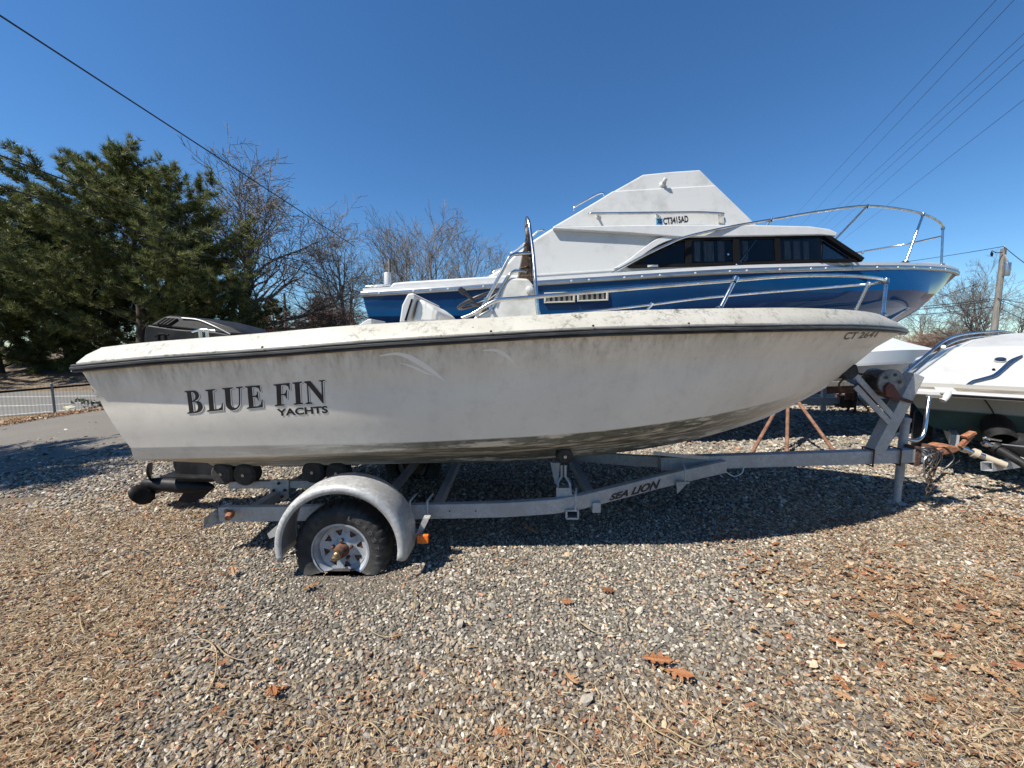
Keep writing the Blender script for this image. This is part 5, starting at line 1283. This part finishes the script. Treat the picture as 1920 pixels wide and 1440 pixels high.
for a, b_, nm in (([(1076, 394), (1078, 388), (1100, 375), (1122, 363.5), (1131, 362.5), (1132, 366)], .05, 'ladder_rail'), ([(957, 477), (959, 474), (985, 456), (1008, 434), (1018, 431), (1020, 434)], .03, 'ladder_rail'), ([(924, 512), (930, 507), (952, 497), (962, 490)], .03, 'grab_rail')):
    pl = fbp if nm == 'ladder_rail' and b_ == .05 else cp
    for d in (-.25, -.45):
        q = cr([pl(x, y, d) for x, y in a], 4); mb = MB(); mb.tube(q, .013, 8); mb.build(nm, MAT['steel'], cru, smooth=60)
# pulpit rail
pr = [(1146, 513, 1.37), (1180, 494, 1.36), (1210, 478, 1.36), (1250, 459, 1.34), (1290, 443, 1.32), (1370, 425, 1.26), (1446, 412, 1.18), (1540, 396, 1.06), (1625, 386.5, .9), (1700, 394, .62), (1740, 405, .38), (1762, 417, .17), (1768, 426, .05)]
nrail = cr([P(a, b_, Y2 - h) for a, b_, h in pr], 5)
mb = MB(); mb.tube(nrail + [P(1768.5, 431, Y2 - .02)], .017, 10); pulpit = mb.build('bow_rail', MAT['steel'], cru, smooth=60)
fr_pts = [(1768, 426, -.04), (1766, 443, -.08), (1735, 450, -.35), (1700, 457.5, -.62), (1650, 466, -.85), (1600, 475, -1.0), (1540, 486, -1.1)]
mb = MB(); mb.tube(cr([P(a, b_, Y2 - h) for a, b_, h in fr_pts[1:]], 5), .015, 8); mb.build('far_rail', MAT['steel'], pulpit, smooth=60)
for a, b_, h0, h1 in (((1381, 500), (1446, 412), 1.26, 1.18), ((1553, 463), (1626, 387), .98, .9), ((1698, 492), (1731, 402), .55, .44), ((1765, 498), (1768, 428), .08, .04)):
    o = post(pulpit, P(a[0], a[1], Y2 - h0), P(b_[0], b_[1], Y2 - h1), .016, .045)
post(pulpit, P(1608, 487, Y2 + .98), P(1618, 473, Y2 + .95), .014, .03)
mb = MB(); mb.tube(cr([P(686, 546, 5.4), P(687, 537.5, 5.4), P(732, 534.5, 5.4)], 3), .013, 8); mb.tube([P(686, 540, 6.2), P(730, 537, 6.2)], .013, 8)
for x in (699, 709, 719): mb.cyl(P(x, 546, 5.4), P(x, 537, 5.4), .011, 6)
mb.build('stern_rail', MAT['steel'], cru, smooth=50)
mb = MB(); mb.lathe([(.055, -.2), (.055, .09), (.05, .1), (0, .1)], P(727, 523, 6.4), (0, 0, 1), 14); mb.build('rod_holder', MAT['white'], cru, smooth=40)
# two louvred engine vents
for x0, x1, y0, y1, dy in ((1020, 1078, 547, 569, -2), (1082, 1140, 544, 566, -2)):
    qf = quad((x0, y1), (x1, y1 + dy), (x0, y0 + 2), (x1, y0 + 2 + dy)); vt_ = part_empty('hull_vent', cru)
    def at(u, v_, off):
        a = qf(u, v_); p, n = hull2(*a); return p + n * off
    mb = MB()
    for a, b_, c, d in ((0, 1, 0, .14), (0, 1, .86, 1), (0, .07, .14, .86), (.93, 1, .14, .86)):
        q = [(a, c), (b_, c), (b_, d), (a, d)]; mb.slab([at(u, v_, .028) for u, v_ in q], [at(u, v_, -.01) for u, v_ in q])
    mb.build('frame', MAT['vent_frame'], vt_, bevel=.006)
    mb = MB(); q = [(.06, .13), (.94, .13), (.94, .87), (.06, .87)]; mb.slab([at(u, v_, .006) for u, v_ in q], [at(u, v_, -.01) for u, v_ in q]); mb.build('opening', MAT['letter'], vt_)
    for k in range(5):
        u = .10 + k * .17; mb = MB(); mb.slab([at(u, .16, .024), at(u + .085, .16, .010), at(u + .085, .84, .010), at(u, .84, .024)], [at(u, .16, .02), at(u + .085, .16, .006), at(u + .085, .84, .006), at(u, .84, .02)]); mb.build('louvre', MAT['vent'], vt_)
# stands and blocks that carry the cruiser
def jack_stand(name, top, feet, label, mat='stand'):
    b = Vector((sum(f[0] for f in feet) / len(feet), sum(f[1] for f in feet) / len(feet), 0)); t = thing(name, label, 'boat stand', b, 'jack stands under the boats')
    tp = Vector(top)
    for f in feet:
        f = Vector(f); f.z = ground_z(f.x, f.y) + .015; mb = MB(); mb.tube([tp + (f - tp).normalized() * .03, f], .022, 10); lg = mb.build('leg', MAT[mat], t, smooth=50)
        mb = MB(); mb.lathe([(0, -.012), (.1, -.012), (.1, 0), (.04, .012)], f, (0, 0, 1), 16); mb.build('foot_plate', MAT[mat], lg)
    mb = MB(); mb.cyl(tp - Vector((0, 0, .12)), tp + Vector((0, 0, .28)), .034, 12); mb.build('screw_post', MAT['rust_dark'], t, smooth=40)
    mb = MB(); mb.box(tp + Vector((0, 0, .30)), (.32, .3, .04), Matrix.Rotation(.35, 3, 'X')); mb.build('pad', MAT['wood'], t)
    return t
def GP(px, py): p = G(px, py); return (p.x, p.y, p.z)
jack_stand('jack_stand', P(1478, 728, 5.5), [GP(1398, 872), GP(1475, 853), GP(1578, 868)], 'rusty orange tripod stand under the cruiser bow, seen below the open boat')
jack_stand('jack_stand', (-.4, 5.45, .85), [(-.9, 5.0, 0), (.1, 5.0, 0), (-.4, 6.0, 0)], 'rusty tripod stand under the cruiser stern quarter', 'rust_dark')
jack_stand('jack_stand', (1.6, 7.7, .9), [(1.1, 8.1, 0), (2.1, 8.1, 0), (1.6, 7.3, 0)], 'rusty tripod stand on the far side of the cruiser', 'rust_dark')
for x in (-1.2, 1.2, 3.2):
    for k in range(3):
        mb = MB(); mb.box((x + .02 * k, Y2, .09 + .165 * k), (.3, .9, .16)); tag(mb.build('timber_block', MAT['wood'], None, loc=(x, Y2, .09 + .165 * k), bevel=.01), ('aft', 'middle', 'forward')[(-1.2, 1.2, 3.2).index(x)] + ' cribbing timber under the cruiser keel, ' + ('bottom', 'middle', 'top')[k] + ' of its stack', 'timber', 'cribbing under the cruiser')

# ================================================================== express boat on the right, stern towards us
A_, B2 = Vector((.71, .704, 0)), Vector((.704, -.71, 0)); O3 = Vector((4.25, 4.2, 0))
def Q(u, w, z): p = O3 + B2 * u + A_ * w; return Vector((p.x, p.y, z))
exb = thing('express_boat', 'white express boat with swim platform and chrome swoosh at the right edge', 'boat', Q(1.2, 3, .2))
def mat_z(name, below, above, z, soft=.01):
    m, t, b = nt(name); g = N(t, 'NewGeometry'); sx = N(t, 'SeparateXYZ'); L(t, g.outputs['Position'], sx.inputs[0]); mr = N(t, 'MapRange'); L(t, sx.outputs[2], mr.inputs[0]); mr.inputs[1].default_value = z - soft; mr.inputs[2].default_value = z + soft
    v = coords(t); c = mix(t, mr.outputs[0], mix(t, noise_f(t, v, 5, 6, .7, .35, .65), below, tuple(x * .45 for x in below)), above); L(t, c, b.inputs['Base Color']); b.inputs['Roughness'].default_value = .45; return m
hm = mat_z('green_bottom_shaded_white', (.012, .055, .042), (.33, .32, .29), .70)  # side is white gelcoat, greyed in colour to stand in for shade
def secrow(u0, u1, z0, z1, w0=.55, w1=6.5, bowin=1.2): return [Q(u0 + (u1 - u0) * t + (bowin - u0) * max(0, (t - .55) / .45) ** 2 * .9, w0 + (w1 - w0) * t, z0 + (z1 - z0) * t ** 2) for t in np.linspace(0, 1, 16)]
rk = secrow(1.2, 1.2, .22, .62); rc3 = secrow(.28, .28, .50, .85); rg3 = secrow(.02, .02, .93, 1.18); rd3 = secrow(.06, .1, 1.0, 1.25)
def mirB(p):
    d = p - O3; u = d.dot(B2); w = d.dot(A_); return Q(2.4 - u, w, p.z)
mb = MB(); hr3 = [rk, rc3, rg3, rd3]; mb.loft(hr3); mb.loft([[mirB(p) for p in r] for r in hr3]); tr = [r[0] for r in hr3]; mb.add(tr + [mirB(p) for p in tr], [(i, i + 1, len(tr) + i + 1, len(tr) + i) for i in range(len(tr) - 1)])
mb.build('hull', hm, exb, smooth=40, merge=3e-4)
# sloping transom panel, upper deck and side
tp_pts = [Q(0.02, .52, .95), Q(1.9, 1.1, .95), Q(1.9, 1.75, 1.43), Q(1.0, 1.48, 1.43), Q(.46, 1.26, 1.41)]
mb = MB(); mb.slab(tp_pts, [p + A_ * .6 for p in tp_pts]); mb.build('transom_panel', MAT['white_darkened'], exb, bevel=.025)
rA = [Q(.46 + .1 * t, 1.26 + 3.6 * t, 1.41 + .18 * t) for t in np.linspace(0, 1, 8)]
dkp = [Q(.44, 1.3, 1.40), Q(.62, 1.75, 1.51), Q(.9, 2.2, 1.585), Q(1.3, 2.6, 1.62), Q(2.2, 2.9, 1.64), Q(2.4, 1.8, 1.44), Q(1.0, 1.5, 1.425)]
mb = MB(); mb.slab(dkp, [p + A_ * .5 - Vector((0, 0, .25)) for p in dkp]); mb.build('aft_deck', MAT['white_darkened'], exb, bevel=.03)
mb = MB(); sidep = [Q(.03, .55, .96), Q(.46, 1.28, 1.40), Q(.62, 1.75, 1.50), Q(.9, 2.2, 1.57), Q(.8, 5, 1.5), Q(.2, 5.5, 1.18), Q(.05, 3, 1.0)]; mb.slab(sidep, [p + B2 * .03 for p in sidep]); mb.build('deck_side', MAT['white'], exb, bevel=.02)
rl = cr([Q(-.03, .42, .99), Q(.05, .62, 1.12), Q(.22, 1.0, 1.33), Q(.36, 1.35, 1.49), Q(.55, 1.85, 1.575), Q(.85, 2.3, 1.615), Q(1.0, 2.5, 1.60)], 6)
mb = MB(); mb.tube(rl, .018, 8); mb.tube([p - Vector((0, 0, .05)) + B2 * .03 for p in rl], .012, 8); mb.build('windshield_rail', MAT['steel'], exb, smooth=60)
mb = MB(); mb.loft([[p for p in rl[6:]], [p - Vector((0, 0, .055)) + B2 * .035 for p in rl[6:]]]); mb.build('side_glass', MAT['smoke'], exb)
c = Q(.34, 1.17, 1.385); mb = MB(); mb.cyl(c, c + Vector((-.05, -.05, .03)), .022, 10); mb.build('deck_fitting', MAT['white'], exb, smooth=40)
# platform
plp = [Q(-.02, .50, .955), Q(-.02, .04, .955), Q(.30, .03, .955), Q(.34, -.06, .955), Q(2.2, -.10, .955), Q(2.2, 1.1, .955)]
mb = MB(); mb.slab(plp, [p - Vector((0, 0, .055)) for p in plp]); plat = mb.build('swim_platform', MAT['white'], exb, bevel=.014)
for k in range(7):
    w0 = .10 + k * .06; mb = MB(); u0 = .42 + .0 * k; q = [Q(u0, w0, .9605), Q(2.1, w0, .9605), Q(2.1, w0 + .05, .9605), Q(u0, w0 + .05, .9605)]; mb.slab(q, [p - Vector((0, 0, .004)) for p in q]); mb.build('teak_plank', MAT['teak'], plat)
for k in range(4):
    w0 = .20 + k * .07; mb = MB(); q = [Q(.03, w0, .9605), Q(.27, w0, .9605), Q(.27, w0 + .06, .9605), Q(.03, w0 + .06, .9605)]; mb.slab(q, [p - Vector((0, 0, .004)) for p in q]); mb.build('teak_plank', MAT['teak'], plat)
mb = MB(); a, b_ = Q(.31, .0, .945), Q(.37, -.13, .905); mb.tube(cr([a, Q(.35, -.04, .94), Q(.33, -.14, .90), Q(.31, -.17, .87)], 3), .03, 10); mb.build('corner_bumper', MAT['white'], plat, smooth=50)
mb = MB(); mb.tube([Q(.36, -.075, .925), Q(2.2, -.115, .925)], .012, 8); mb.build('platform_trim', MAT['trim_dark'], plat)
mb = MB(); mb.box(P(1752, 743, 3.83), (.1, .05, .03), Matrix.Rotation(-.5, 3, 'Z')); mb.tube(cr([P(1742, 745, 3.8), P(1738, 775, 3.75), P(1734, 805, 3.72), P(1726, 822, 3.7), P(1712, 826, 3.7), P(1690, 820, 3.75), P(1668, 812, 3.9)], 5), .017, 10); mb.build('boarding_ladder', MAT['steel'], exb, smooth=60)
# chrome emblem and swoosh on the transom panel
tn = (tp_pts[1] - tp_pts[0]).cross(tp_pts[2] - tp_pts[0]).normalized(); tn = -tn if tn.y > 0 else tn
T3 = lambda px, py, o=.01: PL(px, py, tp_pts[0] + tn * o, tn)
sw_t = dense([(1809, 722), (1822, 713), (1840, 708), (1862, 701), (1878, 688), (1894, 674), (1917, 665)], 5); sw_b = dense([(1812, 724), (1826, 716), (1842, 712), (1868, 705), (1884, 693), (1900, 679), (1918, 666.5)], 5)
mb = MB(); mb.slab([T3(a, b_, .03) for a, b_ in sw_t + sw_b[::-1]], [T3(a, b_, .0) for a, b_ in sw_t + sw_b[::-1]]); mb.build('swoosh_trim', MAT['steel'], exb, bevel=.003)
ec = T3(1875, 675, .012); e1 = (T3(1885, 673, .012) - ec).normalized(); e2 = tn.cross(e1)
for rx, rz, h, mt in ((.052, .036, .012, 'steel'), (.036, .026, .017, 'letter'), (.02, .02, .022, 'steel')):
    mb = MB(); q = [ec + e1 * math.cos(k * .2618) * rx + e2 * math.sin(k * .2618) * rz for k in range(24)]; mb.slab([p + tn * h for p in q], [p - tn * .012 for p in q]); mb.build('emblem', MAT[mt], exb)
mb = MB(); mb.lathe([(.014, 0), (.012, .01), (0, .012)], T3(1863, 693, .01), tn, 10); mb.build('drain_plug', MAT['trim_dark'], exb)
# stern drive
sd_ = part_empty('stern_drive', exb)
mb = MB(); c = P(1893, 826, 3.75); mb.lathe([(0, -.02), (.10, -.01), (.125, .04), (.13, .2), (.11, .32), (0, .36)], c, (.62, -.3, -.35), 22); mb.lathe([(.1, -.25), (.12, 0), (.1, .1)], c + Vector((.05, .15, .1)), (.5, .6, .4), 18); mb.build('drive_housing', MAT['cowl'], sd_, smooth=45)
for pts, r, mt in (([(1808, 842, 3.62), (1845, 856, 3.56)], .022, 'steel'), ([(1828, 850, 3.6), (1885, 872, 3.5)], .030, 'vent'), ([(1868, 840, 3.62), (1930, 876, 3.4)], .036, 'cowl'), ([(1848, 832, 3.64), (1878, 842, 3.6)], .018, 'steel'), ([(1850, 822, 3.7), (1876, 826, 3.7)], .012, 'steel'), ([(1864, 832, 3.68), (1925, 838, 3.5)], .008, 'alu')):
    mb = MB(); mb.cyl(P(*pts[0]), P(*pts[1]), r, 12); mb.lathe([(0, -.03), (r * 1.5, -.02), (r * 1.5, .02), (0, .03)], P(*pts[0]), P(*pts[1]) - P(*pts[0]), 12); mb.build('trim_ram', MAT[mt], sd_, smooth=45)
mb = MB(); mb.box(P(1868, 868, 3.55), (.1, .08, .05), Matrix.Rotation(.5, 3, 'Y')); mb.build('hinge_block', MAT['vent'], sd_, bevel=.012)
mb = MB(); mb.tube(cr([Q(.62, .5, .9), P(1863, 775, 4.05), P(1864, 800, 4.0), P(1880, 815, 3.95)], 4), .007, 5); mb.build('hose', MAT['black'], exb, smooth=50)
t3 = thing('boat_trailer', 'trailer with an open square steel tube under the express boat at the right edge', 'trailer', P(1900, 880, 3.6))
mb = MB(); e = [P(a, b_, 3.52) for a, b_ in ((1838, 866), (1861, 868), (1861, 884), (1839, 882))]; bk = [p + Vector((1.4, .35, .02)) for p in e]
mb.add(e + bk, [(0, 1, 5, 4), (1, 2, 6, 5), (2, 3, 7, 6), (3, 0, 4, 7)]); o = mb.build('frame_tube', MAT['galv'], t3); md = o.modifiers.new('solid', 'SOLIDIFY'); md.thickness = .008
for k, (w, lab) in enumerate(((1.6, ''), (3.6, ''))):
    c = Q(.25, w, .28); mb = MB(); mb.lathe([(.15, -.07), (.2, -.09), (.26, -.085), (.28, -.05), (.28, .05), (.26, .085), (.2, .09), (.15, .07)], c, B2, 32); wh = mb.build('tyre', MAT['rubber'], t3, smooth=40)
    mb = MB(); mb.lathe([(.152, -.07), (.14, -.04), (.06, -.035), (0, -.04)], c, B2, 24); mb.build('rim', MAT['rim'], wh, smooth=40)
mb = MB(); mb.beam(Q(.45, .2, .42), Q(.45, 5.5, .45), .06, .12); mb.build('frame_rail', MAT['galv'], t3); mb = MB(); mb.beam(Q(.2, 2.6, .30), Q(2.2, 2.6, .30), .06, .08); mb.build('axle', MAT['galv'], t3); mb = MB(); mb.beam(Q(1.95, .2, .42), Q(1.95, 5.5, .45), .06, .12); mb.build('frame_rail', MAT['galv'], t3)

# ================================================================== shrink wrapped boat and its trailer
wrp = thing('wrapped_boat', 'boat wrapped in white shrink film on a trailer behind the open boat bow', 'boat', P(1640, 690, 9.0))
YW = 10.0
sec = lambda px, pts: [P(px + dx, y, Y) for dx, y, Y in pts]
ridge = [P(1560, 628, YW), P(1620, 629, YW), P(1664, 632, YW), P(1705, 643, YW), P(1748, 653, YW)]
eave = [P(1500, 664, YW - 1.2), P(1570, 664, YW - 1.2), P(1640, 659, YW - 1.2), P(1700, 656, YW - .8), P(1750, 656, YW - .02)]
low_ = [P(1500, 688, YW - 1.22), P(1570, 686, YW - 1.22), P(1640, 682, YW - 1.22), P(1695, 679, YW - .85), P(1742, 674, YW - .04)]
chn = [P(1500, 716, YW - 1.0), P(1570, 716, YW - 1.0), P(1640, 713, YW - .95), P(1688, 707, YW - .6), P(1722, 694, YW - .04)]
kl = [P(1500, 728, YW), P(1570, 728, YW), P(1640, 724, YW), P(1688, 714, YW), P(1722, 696, YW)]
smo = lambda r: cr(r, 6)
mb = MB(); wr = [smo(ridge), [p.lerp(q, .5) + Vector((0, 0, -.03)) for p, q in zip(smo(ridge), smo(eave))], smo(eave), smo(low_)]; mb.loft(wr); mb.loft([[mir(p, YW) for p in r] for r in wr]); mb.build('shrink_film', MAT['wrap'], wrp, smooth=30, merge=1e-3)
mb = MB(); wr = [smo(low_), smo(chn), smo(kl)]; mb.loft(wr); mb.loft([[mir(p, YW) for p in r] for r in wr]); mb.build('hull', M('pale_grey_hull', (.42, .43, .44), .4, col2=(.36, .36, .37), scale=3), wrp, smooth=40, merge=1e-3)
mb = MB(); mb.loft([[p + Vector((0, -.012, .02)) for p in smo(low_)], [p + Vector((0, -.014, -.03)) for p in smo(low_)]]); mb.build('film_band', MAT['white'], wrp)
t4 = thing('boat_trailer', 'dark galvanised trailer tongue under the shrink wrapped boat', 'trailer', G(1560, 790))
yt = 8.2
mb = MB(); mb.beam(P(1480, 752, yt), P(1600, 750, yt), .09, .13); mb.build('tongue', MAT['galv'], t4)
mb = MB(); mb.beam(P(1543, 785, yt), P(1545, 700, yt), .07, .07, up=(1, 0, 0)); mb.build('jack', MAT['galv'], t4); mb = MB(); mb.beam(P(1512, 745, yt), P(1546, 712, yt), .05, .06); mb.build('brace', MAT['galv'], t4)
mb = MB(); mb.beam(P(1500, 722, yt + .4), P(1660, 716, yt + .4), .08, .1); mb.build('bunk', MAT['wood'], t4)
mb = MB(); mb.beam(P(1500, 733, yt + .9), P(1700, 728, yt + .9), .08, .16); mb.build('frame_rail', MAT['rust_dark'], t4)
mb = MB(); mb.box(P(1585, 752, yt), (.3, .25, .26)); mb.build('coupler', MAT['rust_dark'], t4, bevel=.03); mb = MB(); mb.box(P(1592, 743, yt - .14), (.16, .05, .16)); mb.build('hitch_plate', MAT['rust'], t4, bevel=.01)
for px, w in ((1470, 0), (1650, 1)):
    c = P(px, 757, yt + 1.2); c.z = .3; mb = MB(); mb.lathe([(.16, -.08), (.22, -.1), (.29, -.09), (.30, 0), (.29, .09), (.22, .1), (.16, .08)], c, (0, 1, 0), 28); o = mb.build('tyre', MAT['rubber'], t4, smooth=40)
    mb = MB(); mb.lathe([(.162, -.08), (.15, -.05), (.05, -.04), (0, -.05)], c, (0, 1, 0), 20); mb.build('rim', MAT['rim'], o, smooth=40)
jack_stand('jack_stand', P(1604, 742, 7.9), [GP(1603, 775), GP(1630, 771), GP(1588, 772)], 'small bright rust tripod stand beside the wrapped boat trailer hitch')

# ================================================================== leaves and stems on the gravel
OAK = [(-.16, .008), (0, .014), (.07, .05), (.13, .13), (.19, .14), (.21, .09), (.25, .08), (.29, .20), (.36, .29), (.42, .28), (.42, .19), (.46, .12), (.50, .13), (.56, .27), (.64, .33), (.68, .28), (.65, .19), (.68, .13), (.74, .15), (.82, .21), (.86, .15), (.86, .09), (.95, .06), (1.0, 0)]
OAK = OAK + [(x - .012, -y * .93) for x, y in OAK[-2::-1]]
def oak_mesh(seed, curl):
    rg = random.Random(seed); loop = [(x + rg.gauss(0, .012), y * rg.uniform(.85, 1.15)) for x, y in OAK]
    tri = tessellate_polygon([[Vector((x, y, 0)) for x, y in loop]])
    me = bpy.data.meshes.new('oak_leaf'); me.from_pydata([(x, y, curl * (y * y * 3.0 + (x - .5) ** 2 * .8) + rg.gauss(0, .02) * abs(y) * 4) for x, y in loop], [], [tuple(t) for t in tri])
    return me
oaks = []
for k in range(6):
    me = oak_mesh(k, (.25, .5, -.3, .8, .4, -.15)[k]); me.materials.append(MAT['leaf'] if k % 2 == 0 else MAT['leaf_pale']); oaks.append(me)
def leaf(px, py, size, rz, k, label, group='fallen oak leaves on the gravel', tilt=.15):
    p = G(px, py); o = bpy.data.objects.new('oak_leaf', oaks[k]); COL.objects.link(o); o.location = (p.x, p.y, p.z + .022); o.scale = (size,) * 3; o.rotation_euler = (random.uniform(-tilt, tilt), random.uniform(-tilt, tilt), rz); md = None
    return tag(o, label, 'leaf', group)
leaf(1204, 1242, .135, -.25, 0, 'largest brown oak leaf, left one of the overlapping pair in the foreground', None)
leaf(1246, 1262, .12, -.55, 2, 'brown oak leaf touching the largest leaf, right one of the foreground pair', None, .25)
for px, py, s, k, lab in ((1152, 1113, .09, 2, 'dark red curled leaf right of the middle of the gravel'), (1075, 1135, .07, 0, 'small orange leaf left of the dark red curled leaf'), (1447, 1026, .08, 2, 'dark leaf lying in the sun just in front of the boat shadow'), (1060, 1272, .09, 1, 'crumpled orange leaf left of the large oak leaf pair'), (600, 1100, .10, 1, 'orange leaf touching the flat trailer tyre'), (1005, 1008, .13, 1, 'tan leaf at the edge of the boat shadow'), (510, 1290, .10, 2, 'rust red leaf in the lower left gravel'), (500, 1310, .08, 0, 'second rust leaf just below the rust red one in the lower left'), (115, 1140, .10, 0, 'orange brown leaf in the left straw'), (440, 1085, .08, 1, 'pale crumpled leaf left of the flat tyre'), (735, 1200, .05, 2, 'tiny red leaf in the pale stem loop'), (955, 1385, .06, 2, 'small red curled leaf near the bottom middle'), (1790, 1240, .12, 0, 'orange leaf under the pale stem on the right'), (1570, 1270, .09, 2, 'dark red leaf right of the foreground pair'), (1780, 1095, .09, 2, 'dark maroon leaf in the right litter')):
    leaf(px, py, s, random.uniform(0, 6.28), k, lab, None, .35)
for i in range(34):
    px = random.uniform(1540, 1915); py = random.uniform(1060, 1330) if i % 4 else random.uniform(1020, 1100)
    leaf(px, py, random.uniform(.035, .075), random.uniform(0, 6.28), i % 6, 'brown oak leaf among the litter on the right side of the gravel', 'oak leaves in the right litter', .2)
for i in range(22):
    px = random.uniform(5, 430); py = random.uniform(960, 1430)
    leaf(px, py, random.uniform(.03, .06), random.uniform(0, 6.28), i % 6, 'brown oak leaf among the straw on the left side of the gravel', 'oak leaves in the left straw', .2)
def stem(pts, r, label):
    q = cr([G(a, b_) + Vector((0, 0, .026 + (.008 if i % 2 else 0))) for i, (a, b_) in enumerate(pts)], 6); n = len(q); mb = MB(); mb.tube(q, [r * (1 - .45 * k / n) for k in range(n)], 6); return tag(mb.build('dry_stem', MAT['stem'], None, smooth=60, loc=q[0]), label, 'stem', 'dry stems on the gravel')
for pts, r, lab in (([(360, 1213), (385, 1212), (402, 1222), (408, 1245), (403, 1280), (390, 1312), (380, 1332)], .0034, 'pale stem bending down from the branching tangle left of centre'), ([(335, 1240), (360, 1227), (390, 1226), (408, 1236)], .003, 'short pale stem joining the branching tangle from the left'), ([(408, 1220), (425, 1240), (455, 1247), (490, 1240), (515, 1226)], .003, 'pale stem curving right from the branching tangle'),
        ([(485, 1201), (530, 1199), (575, 1186), (605, 1172), (620, 1150), (618, 1130)], .0026, 'long pale stem left of the tyre bottom'), ([(285, 1208), (340, 1195), (385, 1180), (425, 1150)], .0022, 'thin straight stem above the branching tangle'), ([(777, 1110), (779, 1140), (770, 1180), (745, 1203), (715, 1202), (682, 1186)], .0026, 'thin hooked stem right of the flat tyre'),
        ([(1068, 1155), (1090, 1180), (1125, 1197), (1165, 1197), (1175, 1180), (1160, 1164)], .003, 'pale looped stem around the red leaves'), ([(1160, 1300), (1180, 1340), (1220, 1375), (1265, 1405), (1300, 1432)], .0035, 'long pale stem running to the bottom edge right of centre'), ([(1250, 1378), (1290, 1405), (1320, 1412), (1340, 1395), (1335, 1370), (1298, 1340)], .003, 'curved brown stem at the bottom right of centre'),
        ([(1010, 1380), (1050, 1392), (1080, 1412), (1100, 1438)], .003, 'pale stem at the bottom edge left of centre'), ([(645, 1420), (660, 1380), (690, 1366), (715, 1390), (725, 1430)], .0032, 'arched pale stem at the bottom edge'), ([(1610, 1128), (1640, 1146), (1665, 1145), (1680, 1125), (1678, 1105)], .003, 'pale hooked stem in the right litter'), ([(1715, 1235), (1745, 1243), (1795, 1244)], .0036, 'short thick pale stem on the right'), ([(1835, 1395), (1870, 1382), (1920, 1382)], .004, 'pale stem at the lower right edge'), ([(1862, 1113), (1895, 1124), (1930, 1138)], .004, 'pale straight stem at the right edge'),
        ([(60, 1075), (75, 1083), (110, 1080)], .003, 'short curved stem in the upper left straw'), ([(150, 1160), (155, 1190), (165, 1197), (205, 1178)], .0028, 'crooked pale stem in the left straw'), ([(80, 1263), (140, 1262)], .002, 'straight thin stem in the lower left'), ([(1560, 1120), (1600, 1100), (1660, 1090)], .002, 'thin stem above the hooked stem on the right')):
    stem(pts, r, lab)
